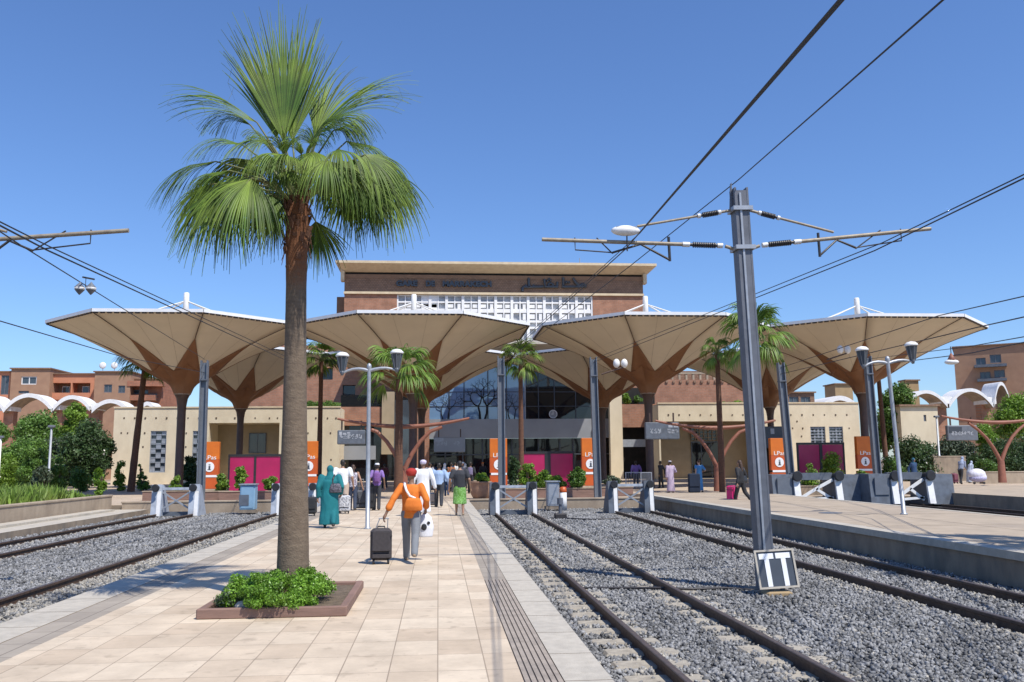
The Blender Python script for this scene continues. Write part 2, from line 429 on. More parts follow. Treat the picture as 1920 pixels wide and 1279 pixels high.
# ---------------------------------------------------------------- setting: ground, ballast, platforms
def sheet(name,x0,x1,y0,y1,z,m):
    return structure(MB().quad((x0,y0,z),(x1,y0,z),(x1,y1,z),(x0,y1,z)).build(name,m))
def slab(name,x0,x1,y0,y1,z0,z1,mats,top=0,side=0):
    b=MB().box(x0,x1,y0,y1,z0,z1,side); b.m[1]=top
    return structure(b.build(name,mats))
sheet("ground",-1500,1500,-300,3000,-.55,earth)
def rough_sheet(name,x0,x1,y0,y1,z,m,step=.22,amp=.025):
    nx=int((x1-x0)/step)+1; ny=int((y1-y0)/step)+1
    xs=np.linspace(x0,x1,nx); ys=np.linspace(y0,y1,ny); X,Y=np.meshgrid(xs,ys)
    Z=z+amp*(np.sin(X*1.9+np.sin(Y*.7)*2)*np.sin(Y*1.3+X*.6)*.6+rng.normal(0,.35,X.shape)*.5)
    V=np.stack([X,Y,Z],-1).reshape(-1,3); i=np.arange(ny-1)[:,None]*nx+np.arange(nx-1)[None,:]
    Fq=np.stack([i,i+1,i+nx+1,i+nx],-1).reshape(-1,4)
    return structure(np_mesh(name,V,Fq,m,smooth=True))
rough_sheet("ballast_bed",1.36,9.42,-3,40.1,-.405,ballast_base)
rough_sheet("ballast_bed",-12.5,-4.74,-3,40.1,-.405,ballast_base)
rough_sheet("ballast_bed",14.95,22.9,-3,40.1,-.405,ballast_base,.5)

slab("platform",-3.85,.68,-4,40.2,-.6,0.0,[tile,conc_wall],0,1)
slab("platform_edge",1.00,1.385,-4,41.0,-.6,.004,[conc_light,conc_wall],0,1)
slab("platform_edge",-4.80,-4.27,-4,40.2,-.6,.004,[conc_light,conc_wall],0,1)
slab("paver_strip",-4.268,-3.852,-4,40.2,-.6,-.002,[conc_grey,conc_wall])
slab("paver_strip",.682,.998,13.4,40.2,-.6,-.002,[conc_grey,conc_wall])
g=MB().box(.682,.998,-4,13.398,-.6,-.012)
for k in range(6):
    x=.69+k*.052
    g.box(x,x+.040,-4,13.39,-.0115,.004)
structure(g.build("tactile_strip",groove))
jt=MB()                                              # joints of the edge stones
for k in range(40):
    y=2.2+k*1.0
    jt.box(1.0,1.384,y,y+.008,.0,.0055); jt.box(-4.79,-4.275,y,y+.008,.0,.0055)
structure(jt.build("platform_edge_joint",soil))
# right-hand island platform
slab("right_platform",9.72,14.9,-4,41.0,-.6,.2,[conc_right,conc_wall],0,1)
slab("right_platform_edge",9.38,9.718,-4,41.0,.07,.206,[conc_light,conc_wall],0,0)
slab("right_platform_wall",9.44,9.716,-4,41.0,-.6,.068,[conc_wall])
slab("right_platform_edge",14.902,15.15,-4,41.0,-.6,.206,[conc_light,conc_wall],0,1)
rampmb=MB().prism([(41.0,-.6),(47.5,-.6),(47.5,0.006),(41.0,.2)],'x',9.38,15.15)
structure(rampmb.build("platform_ramp",conc_right))
slab("far_platform",22.9,60,-4,47.5,-.6,.2,[conc_right,conc_wall],0,1)
pj=MB()
for k in range(9): pj.box(9.73,14.89,3+k*4.2,3.012+k*4.2,.2,.2025)
pj.box(12.3,12.312,-4,41,.2,.2022)
structure(pj.build("screed_joint",soil))
# plaza in front of the station
structure(MB().box(-70,9.38,40.2,150,-.6,-.004).box(9.38,15.15,47.5,150,-.6,-.004).box(15.15,22.9,40.2,150,-.6,-.004).box(22.9,90,47.5,150,-.6,-.004).build("plaza",tile_plaza))
# left verge
structure(MB().box(-60,-14.4,-4,40.2,-.6,.40).build("verge",earth))
slab("cable_duct",-14.12,-12.5,-4,40,-.6,-.18,[conc_light,conc_wall],0,1)
structure(MB().box(-14.0,-13.4,-4,38.5,-.18,-.10).build("duct_cover",conc_light))

def conc_band(name,label,x0,x1,y0,y1,z0,z1,m=conc_tan,cap=.03,cat="wall"):
    r=thing(name,label,cat,((x0+x1)/2,(y0+y1)/2,z0))
    hx,hy=(x1-x0)/2,(y1-y0)/2; h=z1-z0
    MB().box(-hx,hx,-hy,hy,0,h-.08).build("wall_body",m,r)
    MB().bbox(-hx-cap,hx+cap,-hy-cap,hy+cap,h-.078,h,.015).build("coping",conc_tan,r)
    return r
conc_band("retaining_wall","long stained concrete wall holding back the grass bank beside the far left track",-14.4,-14.13,-4,40.2,-.5,.45)
conc_band("low_wall","low tan concrete wall behind the white buffers of the left tracks",-13.6,-4.9,39.9,40.19,-.5,.16)
conc_band("low_wall","low tan concrete wall behind the dark buffers right of the tiled platform",1.42,9.34,39.9,40.19,-.5,.10)
mh=MB().lathe([(.001,0),(.33,0),(.33,.006),(.27,.008),(.001,.008)],(0,0,0),20,0,False)
o=mh.build("manhole_cover",buffer_dark); o.location=(*gp(1557,962,.203).xy,.203)
tag(o,"dark round manhole cover on the bare right platform","manhole cover")
# ---------------------------------------------------------------- rails, sleepers, gravel
def rail(x,y0,y1,label):
    prof=[(-.07,0),(.07,0),(.07,.014),(.012,.035),(.012,.115),(.036,.128),(.036,.162),(.028,.170),(-.028,.170),(-.036,.162),(-.036,.128),(-.012,.115),(-.012,.035),(-.07,.014)]
    b=MB(); n=len(prof); L=y1-y0
    vs=[(u,0,w) for u,w in prof]+[(u,L,w) for u,w in prof]
    for i in range(n):
        j=(i+1)%n; b.add([vs[i],vs[j],vs[n+j],vs[n+i]],[(0,3,2,1)],1 if i in (6,7,8) else 0)
    b.add(vs[:n],[tuple(range(n))]); b.add(vs[n:],[tuple(range(n-1,-1,-1))])
    o=b.build("rail",[rust,rail_top]); o.location=(x,y0,-.42)
    return tag(o,label,"rail",None)
T1,T2,T3,T4,TL1,TL2=(2.26,3.695),(7.07,8.50),(16.0,17.435),(20.5,21.935),(-6.55,-5.115),(-11.35,-9.915)
rail(T1[0],-3,35.2,"rusty rail running closest along the right edge of the tiled platform")
rail(T1[1],-3,35.2,"rusty rail of the first right-hand track, on its side towards the steel mast")
rail(T2[0],-3,35.4,"rusty rail just beyond the steel mast with the double T sign")
rail(T2[1],-3,35.4,"dark rail at the foot of the right platform wall")
rail(T3[0],-3,37.5,"dark rail just behind the far edge of the right platform")
rail(T3[1],-3,37.5,"dark rail of the track behind the right platform, on its outer side")
rail(T4[0],-3,37.5,"dark rail in the trough past the large slate buffers, inner one")
rail(T4[1],-3,37.5,"dark rail in the trough along the far right platform wall")
rail(TL1[0],-3,37.4,"rusty rail curving past the light stones left of the tiled platform")
rail(TL1[1],-3,37.4,"rail tucked below the left edge of the tiled platform")
rail(TL2[0],-3,37.4,"outermost left rail beside the pale cable duct")
rail(TL2[1],-3,37.4,"second rail from the pale cable duct on the far left track")
first=None
G="concrete sleepers under the first right-hand track"; SL="pale twin-block concrete sleeper half buried in gravel under the first right-hand track"
for k in range(30):
    y=6.3+k*.62
    if first is None:
        first=thing("sleeper",SL,"sleeper",(2.9775,y,-.405),0,G)
        for sx in (-1,1): MB().bbox(sx*.76-.42,sx*.76+.42,-.165,.165,-.14,.035,.03).build("block",sleeper_m,first)
        MB().box(-.338,.338,-.03,.03,-.10,-.02).build("tie_bar",rust,first); o=first
    else: o=dup(first,(2.9775+random.uniform(-.03,.03),y+random.uniform(-.02,.02),-.405+random.uniform(-.008,.008)),random.uniform(-.02,.02))
CUBE=np.array([(-1,-1,-1),(1,-1,-1),(1,1,-1),(-1,1,-1),(-1,-1,1),(1,-1,1),(1,1,1),(-1,1,1)],float)
CF=np.array([(0,3,2,1),(4,5,6,7),(0,1,5,4),(1,2,6,5),(2,3,7,6),(3,0,4,7)])
def stones(name,zones,label):
    P,S=[],[]
    for x0,x1,y0,y1,dens,size in zones:
        n=int((x1-x0)*(y1-y0)*dens)
        P.append(np.stack([rng.uniform(x0,x1,n),rng.uniform(y0,y1,n)],1)); S.append(size*rng.uniform(.5,1.35,n))
    P=np.concatenate(P); S=np.concatenate(S)
    keep=np.ones(len(P),bool)
    for tr in (T1,T2,TL1,TL2):
        for x in tr: keep&=np.abs(P[:,0]-x)>.062+S*.3
    # sleeper ends next to the platform stay mostly clear
    ph=((P[:,1]-6.3)/.62+.5)%1-.5
    blk=np.abs(ph*.62)
    clear=(P[:,0]>1.80)&(P[:,0]<2.2)&(blk<.175)&(rng.random(len(P))<.97)
    clear|=(P[:,0]>2.3)&(P[:,0]<2.62)&(blk<.15)&(rng.random(len(P))<.72)
    clear|=(P[:,0]>3.28)&(P[:,0]<3.64)&(blk<.15)&(rng.random(len(P))<.6)
    clear|=(P[:,0]>3.74)&(P[:,0]<4.12)&(blk<.15)&(rng.random(len(P))<.35)
    clear&=P[:,1]<25
    keep&=~clear
    P,S=P[keep],S[keep]; n=len(P)
    q=rng.normal(size=(n,4)); q/=np.linalg.norm(q,axis=1)[:,None]; w,x,y,z=q.T
    R=np.stack([1-2*(y*y+z*z),2*(x*y-z*w),2*(x*z+y*w),2*(x*y+z*w),1-2*(x*x+z*z),2*(y*z-x*w),2*(x*z-y*w),2*(y*z+x*w),1-2*(x*x+y*y)],1).reshape(n,3,3)
    C=CUBE[None]*rng.uniform(.55,1,(n,8,3))*np.stack([rng.uniform(.8,1.1,n),rng.uniform(.6,1,n),rng.uniform(.45,.8,n)],1)[:,None]
    V=np.einsum('nij,nkj->nki',R,C)*(S*.5)[:,None,None]
    V+=np.concatenate([P,(-.405+rng.uniform(-.01,.03,n)+S*.12)[:,None]],1)[:,None]
    Fq=CF[None]+8*np.arange(n)[:,None,None]
    sn=np.sin(P[:,0]*1.7+np.sin(P[:,1]*.9)*1.4)*np.sin(P[:,1]*1.1+P[:,0]*.5)+.6*np.sin(P[:,0]*4.1-P[:,1]*2.7)
    rv=np.clip(rng.random(n)*.85+.07+sn*.13,0,1)
    o=np_mesh(name,V.reshape(-1,3),Fq.reshape(-1,4),[stone,stone_pale],np.repeat(rv,6))
    d=np.min(np.stack([np.abs(P[:,0]-x) for tr in (T1,T2,TL1,TL2) for x in tr]),0)
    pn=np.sin(P[:,1]*.9+P[:,0]*2)*np.sin(P[:,1]*2.3-P[:,0])*.5+.5
    pale=(rng.random(n)<np.clip(.85-d*1.9,0.03,.85)*(.25+.75*pn))|((P[:,0]<0)&(P[:,0]>-6.6)&(rng.random(n)<.6))
    o.data.polygons.foreach_set("material_index",np.repeat(pale.astype(np.int32),6))
    return tag(o,label,"gravel",None,"stuff")
stones("gravel",[(1.42,9.36,5.5,11,1000,.046),(1.42,9.36,11,19,640,.052),(1.42,9.36,19,39.8,240,.068)],"grey crushed stone ballast between the rails right of the tiled platform")
stones("gravel",[(-12.4,-4.9,12,24,480,.056),(-12.4,-4.9,24,39.8,220,.07)],"pale grey crushed stone ballast between the rails left of the tiled platform")
# twigs, cable and marker on the ballast
cb=MB(); pts=[(4.9+.0*i,14.1,-.35) for i in range(1)]
pts=[Vector((5.2,14.2,-.36)),Vector((4.7,14.5,-.35)),Vector((4.1,14.4,-.34)),Vector((3.62,14.6,-.34)),Vector((3.0,14.75,-.35)),Vector((2.4,14.9,-.36))]
cb.tube(pts,.022,6); o=cb.build("cable",insul); tag(o,"black cable lying across the gravel from the steel mast foot","cable")
cb=MB().tube([gp(1040,965,-.3),gp(1060,972,-.34),gp(1110,974,-.34),gp(1160,972,-.34)],.03,6)
tag(cb.build("cable",insul),"black cable lying on gravel between the two dark buffer pairs","cable")
o=MB().lathe([(.16,0),(.18,.2),(.15,.32),(.08,.39),(.001,.41)],(0,0,0),14).build("marker_dome",white_paint); o.location=(*gp(45,970,-.1).xy,-.1)
tag(o,"small white rounded marker on the pale cable duct","marker")
# ---------------------------------------------------------------- station building
def wall(mb,x0,x1,z0,z1,y,ops,depth=.3,m=0,mr=None,back=None):
    """front wall facing -Y with rectangular openings (xa,xb,za,zb) and reveals"""
    mr=m if mr is None else mr
    xs=sorted({x0,x1,*[v for o in ops for v in o[:2]]}); zs=sorted({z0,z1,*[v for o in ops for v in o[2:4]]})
    for i in range(len(xs)-1):
        for j in range(len(zs)-1):
            cx,cz=(xs[i]+xs[i+1])/2,(zs[j]+zs[j+1])/2
            if any(o[0]<cx<o[1] and o[2]<cz<o[3] for o in ops): continue
            mb.quad((xs[i],y,zs[j]),(xs[i+1],y,zs[j]),(xs[i+1],y,zs[j+1]),(xs[i],y,zs[j+1]),m)
    for o in ops:
        a,b,c,d=o[:4]; e=y+(o[4] if len(o)>4 else depth)
        mb.quad((a,y,c),(a,y,d),(a,e,d),(a,e,c),mr); mb.quad((b,y,c),(b,e,c),(b,e,d),(b,y,d),mr)
        mb.quad((a,y,d),(b,y,d),(b,e,d),(a,e,d),mr); mb.quad((a,y,c),(a,e,c),(b,e,c),(b,y,c),mr)
        if len(o)>5: mb.quad((a,e,c),(b,e,c),(b,e,d),(a,e,d),o[5])
def shell(mb,x0,x1,z0,z1,y,yb,m=0):
    mb.quad((x0,yb,z0),(x0,y,z0),(x0,y,z1),(x0,yb,z1),m); mb.quad((x1,y,z0),(x1,yb,z0),(x1,yb,z1),(x1,y,z1),m)
    mb.quad((x0,y,z1),(x1,y,z1),(x1,yb,z1),(x0,yb,z1),m); mb.quad((x1,yb,z0),(x0,yb,z0),(x0,yb,z1),(x1,yb,z1),m)
def op(pa,pb,ya,yb,Y,*ex):
    c=(pa+pb)/2
    return (AX(pa,Y),AX(pb,Y),max(0,AZ(c,yb,Y)),AZ(c,ya,Y),*ex)

station=thing("station_building","large railway station with brick tower, station name lettering and cream wings","station",(0,76,0))
S0=Vector((0,76,0))
def sb(mb,name,mats,parent=None):
    mb.v=[(x,y-76,z) for x,y,z in mb.v]
    return mb.build(name,mats,parent or station)
# tower
Yt=100.0
tx0,tx1=AX(641,Yt),AX(1213,Yt)
zt=lambda y:AZ(930,y,Yt)
tb=MB()
tb.box(tx0,tx1,Yt,Yt+16,zt(549),zt(516.5),1)
tb.box(tx0+.01,AX(742,Yt),Yt+.02,Yt+16,8,zt(553.5),0); tb.box(AX(1116,Yt),tx1-.01,Yt+.02,Yt+16,8,zt(553.5),0)
tb.box(AX(742,Yt),AX(1116,Yt),Yt+.6,Yt+16,8,zt(553.5),0)
sb(tb,"tower_wall",[brick,brick_dark])
sb(MB().box(tx0-.05,tx1+.05,Yt-.22,Yt+16.2,zt(553.3),zt(549.2)),"string_course",cornice_m)
sb(MB().box(tx0+.01,tx1-.01,Yt-.06,Yt+.3,zt(523.5),zt(517)),"fascia_band",brown_flat)
co=MB()
za,zb,zc=zt(512.5),zt(501.5),zt(497)
a0,a1,b0,b1=tx0+.0,tx1-.0,AX(627,Yt),AX(1233,Yt)
vs=[(a0,Yt,za),(a1,Yt,za),(a1,Yt+16,za),(a0,Yt+16,za),(b0,Yt-1.6,zb),(b1,Yt-1.6,zb),(b1,Yt+18,zb),(b0,Yt+18,zb)]
co.add(vs,[(0,3,2,1),(4,5,6,7),(0,1,5,4),(1,2,6,5),(2,3,7,6),(3,0,4,7)])
co.box(b0-.05,b1+.05,Yt-1.65,Yt+18.05,zb+.002,zc)
co.box(tx0-.4,tx0-.002,Yt-.4,Yt+.6,zt(530),za-.002); co.box(tx1+.002,tx1+.4,Yt-.4,Yt+.6,zt(530),za-.002)
sb(co,"cornice",cornice_m)
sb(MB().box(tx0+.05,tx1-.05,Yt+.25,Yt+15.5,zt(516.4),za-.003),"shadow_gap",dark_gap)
sb(MB().box(AX(623,Yt),tx0-.01,Yt+2,Yt+12,6,zt(553)),"side_block",brown_flat)
sb(MB().tube([at(1087,499,Yt+3),at(1087,484,Yt+3)],.05,6),"aerial",galv)
le=MB()
zl0,zl1=AZ(830,537.2,Yt),AZ(830,527.2,Yt); hl=(zl1-zl0)
for t,xa,xb in (("GARE",740,781),("DE",797,814.5),("MARRAKECH",829,923)):
    text_faces(le,t,hl/.73,(AX(xa,Yt),Yt-.12,zl0),(1,0,0),(0,0,1),.2,0,'LEFT',AX(xb,Yt)-AX(xa,Yt),.05)
# Arabic lettering, written stroke by stroke in the band right of the name
def stroke(pts,w=.34):
    p=[Vector((AX(a,Yt),Yt-.14,AZ(a,b,Yt))) for a,b in pts]
    le.tube(p,w/2,6)
stroke([(982,547),(982,541),(984,538.5),(1000,538.5),(1012,538.5),(1022,538)])
for x in (988,995,1003): stroke([(x,538.5),(x+.6,534.5)],.26)
stroke([(994,538.5),(994,522)])
stroke([(1024,524),(1025,538.3),(1050,538.3)])
stroke([(1034,538.3),(1031,534),(1036,531),(1041,534),(1039,538)],.28)
stroke([(1048,538.3),(1049,529)],.3)
stroke([(1060,521),(1060.5,534),(1058,538.5),(1070,538.3),(1082,538.3)])
stroke([(1079,522),(1083,530),(1088,535),(1095,537.5),(1103,538)])
stroke([(1090,538),(1094,534),(1099,533),(1104,538)],.3)
stroke([(1083,538.3),(1104,538.3)],.3)
for x,y in ((1030,527),(1036,526),(1033,523.5),(1066,530),(1071,530)): le.ell((AX(x,Yt),Yt-.12,AZ(x,y,Yt)),(.16,.1,.16),8)
sb(le,"lettering",sign_dark)
# white screen
sx0,sx1=AX(742,Yt),AX(1116,Yt); sz1=zt(554); sz0=zt(640)
sb(MB().box(sx0+.02,sx1-.02,Yt+.45,Yt+.58,sz0,sz1-.02),"screen_glazing",curtain)
sc=MB()
nb=24
for k in range(nb+1):
    x=sx0+(sx1-sx0)*k/nb; w=.32 if k%2==0 else .13
    sc.box(max(sx0,x-w/2),min(sx1,x+w/2),Yt+.06 if k%2==0 else Yt+.12,Yt+.44,sz0,sz1-.03)
rows=[555.4,563.5,568.5,574.5,583,589.5,600,606.5,615]
zs=[zt(y) for y in rows]
for (ya,yb) in ((554.2,555.6),(565.5,568.2),(579,586),(600,604),(612,616)):
    sc.box(sx0,sx1,Yt+.14,Yt+.42,zt(yb),zt(ya))
for k in range(nb):
    xa=sx0+(sx1-sx0)*k/nb; xb=sx0+(sx1-sx0)*(k+1)/nb; c=(xa+xb)/2
    for (ya,yb) in ((569,578.8),(587,599)):
        if random.random()<.86:
            sc.box(xa+.17,xb-.17,Yt+.2,Yt+.3,zt(yb)+.12,zt(ya)-.1) if random.random()<.6 else sc.box(c-.16,c+.2,Yt+.2,Yt+.3,zt(yb),zt(ya))
    if k in (3,4): sc.box(xa,xb,Yt+.2,Yt+.32,zt(580),zt(555))
sb(sc,"screen",screen_white)
# brick wings behind the canopies
Yw=92.5
bw=MB()
wins=[op(641,665,722,752,Yw,.5,1),op(600,622,690,712,Yw,.5,1)]
wall(bw,AX(440,Yw),AX(800,Yw),0,AZ(600,648,Yw),Yw,wins,.5,0)
shell(bw,AX(440,Yw),AX(800,Yw),0,AZ(600,648,Yw),Yw,Yw+8)
r1=AZ(1300,712,Yw)
sb(bw,"brick_wing",[brick,glass_dark]); bw=MB()
wall(bw,AX(1140,Yw),AX(1450,Yw),0,r1,Yw,[],.5,0); shell(bw,AX(1140,Yw),AX(1450,Yw),0,r1,Yw,Yw+8.9)
sb(bw,"brick_wing",[brick,glass_dark])
bal=MB()
xa,xb=AX(1238,Yw),AX(1448,Yw)
nk=17
for k in range(nk):
    x=xa+(xb-xa)*k/(nk-1); bal.box(x-.11,x+.11,Yw+.1,Yw+.4,r1,r1+.62); bal.box(x-.06,x+.2,Yw-.12,Yw,r1-.35,r1-.12,1)
bal.box(xa-.2,xb+.2,Yw+.05,Yw+.45,r1+.622,r1+.8)
sb(bal,"balustrade",[conc_tan,brick_dark])
sb(MB().box(AX(1240,Yw),AX(1448,Yw),Yw+2.5,Yw+8,r1-.01,r1+1.2),"terrace_wall",brick_dark)
# roof slabs glimpsed between canopies
sb(MB().box(AX(880,90),AX(1140,90),80.5,100,AZ(1000,668,90),AZ(1000,662,90)),"roof_slab",conc_light)
sb(MB().box(AX(655,90),AX(800,90),89.5,96,AZ(700,676,90),AZ(700,664,90)),"roof_slab",cream_dark)
# glazed hall front
Yg=88.5
gx0,gx1=AX(775,Yg),AX(1145,Yg)
zf0,zf1,ztop=AZ(930,822,Yg),AZ(930,786,Yg),AZ(960,676,Yg)
gm=AX(985,Yg)
sb(MB().box(gx0,gm-.06,Yg,Yg+.2,zf1,ztop),"glass_wall",glass_sky_tint)
sb(MB().box(gm+.06,gx1,Yg+.02,Yg+.2,zf1,ztop),"glass_wall",glass_dark)
sb(MB().box(gm-.058,gm+.058,Yg-.08,Yg+.22,zf1,ztop),"mullion",galv)
mu=MB()
for px in (842,870,915,950,1010,1040,1080,1115): mu.box(AX(px,Yg)-.05,AX(px,Yg)+.05,Yg-.06,Yg-.002,zf1,ztop)
for py in (735,762): mu.box(gx0,gx1,Yg-.05,Yg-.003,AZ(960,py,Yg)-.035,AZ(960,py,Yg)+.035)
sb(mu,"mullion_grid",sign_dark)
# carved lattice in the upper left glass: curving dark branches
br=MB()
def branch(p,d,L,w,lv):
    q=p+d*L; br.tube([p,(p+q)/2+Vector((random.uniform(-.1,.1),0,random.uniform(-.1,.1))),q],[w,w*.8,w*.6],5,0,False)
    if lv:
        for s in (-1,1):
            a=s*random.uniform(.35,.75); d2=Vector((d.x*cos(a)-d.z*sin(a),0,d.x*sin(a)+d.z*cos(a)))
            branch(q,d2,L*random.uniform(.62,.82),w*.65,lv-1)
for px,h,lv in ((905,1.3,5),(835,1.0,4),(960,.9,4)):
    for s in (-.25,.25): branch(Vector((AX(px,Yg)+s,Yg-.1,zf1)),Vector((s*.6,0,1)).normalized(),h,.13 if px==905 else .06,lv)
sb(br,"tree_tracery",dark_gap)
fa=MB().box(gx0,gx1,Yg-.35,Yg+.2,zf0,zf1-.004)
sb(fa,"fascia_panel",glass_grey)
sb(MB().box(gx0,gx1,Yg+.6,Yg+.8,0,zf0-.004),"shop_front",glass_dark)
sf=MB()
for px in (800,835,868,905,935,960,985,1010,1050,1075,1110,1135): sf.box(AX(px,Yg)-.07,AX(px,Yg)+.07,Yg+.35,Yg+.595,0,zf0-.01)
sf.box(gx0,gx1,Yg+.3,Yg+.59,AZ(960,852,Yg)-.06,AZ(960,852,Yg)+.06)
sb(sf,"shop_front_frame",sign_dark)
ck=MB().lathe([(.36,0),(.42,0),(.42,.08),(.36,.08)],(0,0,0),20,0,False)
ck.f=[f for f in ck.f if len(f)==4]; ck.m=ck.m[:len(ck.f)]; ck.s=ck.s[:len(ck.f)]
ck.f.append(tuple(range(20))); ck.m.append(1); ck.s.append(False)
ck.box(-.03,.03,-.05,.3,.03,.05).box(-.2,.03,-.03,.03,.03,.05)
ck.v=[(x+AX(1037,Yg),Yg-.12-z,y+AZ(1037,786,Yg)+.5) for x,y,z in ck.v]
sb(ck,"clock",[sign_white,glass_grey])
# entrance bays left of the hall
Ye=86.5
en=MB().box(AX(637,Ye),gx0-.01,Ye+.5,Ye+.8,0,AZ(700,740,Ye))
sb(en,"entrance_glazing",glass_dark)
sb(MB().box(AX(636,Ye),AX(716,Ye),Ye-.02,Ye+.48,AZ(670,798,Ye),AZ(670,763,Ye)),"brick_spandrel",brick)
sb(MB().box(AX(637,Ye),AX(705,Ye),Ye+.1,Ye+.47,AZ(670,862,Ye),AZ(670,836,Ye)),"entrance_fascia",glass_grey)
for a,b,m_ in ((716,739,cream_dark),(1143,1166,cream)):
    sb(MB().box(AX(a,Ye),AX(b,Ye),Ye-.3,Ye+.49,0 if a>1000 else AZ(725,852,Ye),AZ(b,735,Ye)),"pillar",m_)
sb(MB().box(AX(770,Ye),AX(805,Ye),Ye,Ye+.49,0,AZ(790,745,Ye)),"brick_pier",brick)
sb(MB().box(AX(739,Ye)+.01,AX(770,Ye)-.01,Ye+.2,Ye+.49,0,AZ(750,750,Ye)),"bay_glazing",pane_m)
# right bay
rb=MB()
sb(MB().box(AX(1167,Ye),AX(1236,Ye),Ye,Ye+.5,AZ(1200,801,Ye),AZ(1200,758,Ye)),"brick_spandrel",brick)
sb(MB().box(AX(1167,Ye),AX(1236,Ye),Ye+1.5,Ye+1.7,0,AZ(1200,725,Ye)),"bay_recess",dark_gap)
sb(MB().box(AX(1167,Ye),AX(1212,Ye),Ye-.05,Ye+.1,AZ(1190,838,Ye),AZ(1190,824,Ye)),"shop_sign",galv)
# cream wings
Yc=82.6
def beam_ends(mb,rows,Y,m):
    for y,pxs in rows:
        for px in pxs:
            x,z=AX(px,Y),AZ(px,y,Y); s=random.uniform(.05,.07)
            mb.box(x-s,x+s,Y-random.uniform(.02,.05),Y+.02,z-s*1.15,z+s*1.15,m)
lw=MB(); zl=AZ(430,765,Yc)
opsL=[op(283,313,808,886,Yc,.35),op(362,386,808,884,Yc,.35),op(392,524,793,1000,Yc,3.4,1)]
wall(lw,AX(213,Yc),AX(637,Yc),0,zl,Yc,opsL,.35,0,0); shell(lw,AX(213,Yc),AX(637,Yc),0,zl,Yc,Ye+.45)
beam_ends(lw,[(784,list(range(232,392,20))+[405,440,478,505,520]+[548,570,592,614,630]),(812,[228,240,257,272,338,350,545,578,598,620]),(838,[270,350,576,600]),(845,[590]),(862,[578,622])],Yc,2)
sb(lw,"cream_wing",[cream,cream_dark,bark])
sb(MB().box(AX(212,Yc),AX(638,Yc),Yc-.08,Yc+.4,zl+.002,zl+.13),"parapet_coping",cornice_m)
rw=MB(); zr=AZ(1420,757,Yc)
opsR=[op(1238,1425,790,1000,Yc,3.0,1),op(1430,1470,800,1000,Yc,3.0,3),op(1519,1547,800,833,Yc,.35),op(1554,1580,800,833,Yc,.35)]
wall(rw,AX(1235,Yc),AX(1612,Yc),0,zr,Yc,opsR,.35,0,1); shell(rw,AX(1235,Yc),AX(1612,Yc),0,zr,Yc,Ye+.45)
beam_ends(rw,[(778,list(range(1254,1420,20))+list(range(1484,1600,21))),(790,[1495]),(803,[1486,1505,1592]),(818,[1502]),(768,[])],Yc,2)
sb(rw,"cream_wing",[cream,cream_dark,bark,dark_gap])
sb(MB().box(AX(1234,Yc),AX(1613,Yc),Yc-.08,Yc+.4,zr+.002,zr+.13),"parapet_coping",cornice_m)
def lattice(pa,pb,ya,yb,Y,cols,rows,style):
    x0,x1,z0,z1=op(pa,pb,ya,yb,Y)[:4]; b=MB()
    b.box(x0,x1,Y+.24,Y+.30,z0,z1,1)
    w=(x1-x0)/cols; h=(z1-z0)/rows
    for i in range(cols):
        for j in range(rows):
            jit=random.uniform(-.04,.04); k=(i+j)%2
            if style==0:
                s=.30 if k else .12
                b.box(x0+i*w+.02,x0+(i+1)*w-.02,Y+.12,Y+.235,z0+j*h+.02,z0+j*h+h*(.28+jit)); 
                if k==0: b.box(x0+i*w+.02,x0+(i+1)*w-.02,Y+.14,Y+.235,z0+j*h+h*.3,z0+(j+1)*h)
            else:
                if random.random()<.5: b.box(x0+i*w+.01,x0+i*w+w*.45,Y+.12,Y+.235,z0+j*h+.02,z0+(j+1)*h-.02)
                b.box(x0+i*w,x0+(i+1)*w,Y+.10,Y+.235,z0+j*h+h*(.3+jit),z0+j*h+h*(.6+jit))
    b.box(x0,x0+.05,Y+.05,Y+.24,z0,z1); b.box(x1-.05,x1,Y+.05,Y+.24,z0,z1)
    b.box(x0+.05,x1-.05,Y+.05,Y+.24,z1-.06,z1); b.box(x0+.05,x1-.05,Y+.05,Y+.24,z0,z0+.06)
    sb(b,"lattice_window",[galv,pane_m])
lattice(283,313,808,886,Yc,3,9,0); lattice(362,386,808,884,Yc,3,9,0)
lattice(1519,1547,800,833,Yc,4,6,1); lattice(1554,1580,800,833,Yc,4,6,1)
def plain_window(pa,pb,ya,yb,Y,name="window",m=pane_m,nx=2):
    x0,x1,z0,z1=op(pa,pb,ya,yb,Y)[:4]
    f=MB()
    f.box(x0,x0+.08,Y-.1,Y,z0,z1).box(x1-.08,x1,Y-.1,Y,z0,z1).box(x0+.08,x1-.08,Y-.1,Y,z1-.08,z1).box(x0+.08,x1-.08,Y-.1,Y,z0,z0+.08)
    for k in range(1,nx): f.box(x0+(x1-x0)*k/nx-.03,x0+(x1-x0)*k/nx+.03,Y-.09,Y,z0+.08,z1-.08)
    o=sb(f,name,buffer_dark)
    sb(MB().box(x0+.08,x1-.08,Y-.05,Y-.01,z0+.08,z1-.08),"pane",m,o)
plain_window(468,500,812,850,Yc+3.4)
plain_window(1294,1350,828,905,Yc+3.0,"doorway",glass_dark,3)
lt=MB(); x0,x1,z0,z1=op(1294,1350,802,826,Yc+3.0)[:4]
lt.box(x0,x1,Yc+2.9,Yc+2.96,z0,z1,1)
for k in range(8):
    x=x0+(x1-x0)*k/7; lt.box(max(x0,x-.05),min(x1,x+.05),Yc+2.8,Yc+2.898,z0,z1)
for k in range(5):
    z=z0+(z1-z0)*k/4; lt.box(x0,x1,Yc+2.82,Yc+2.897,max(z0,z-.04),min(z1,z+.04))
sb(lt,"lattice_window",[conc_wall,glass_dark])
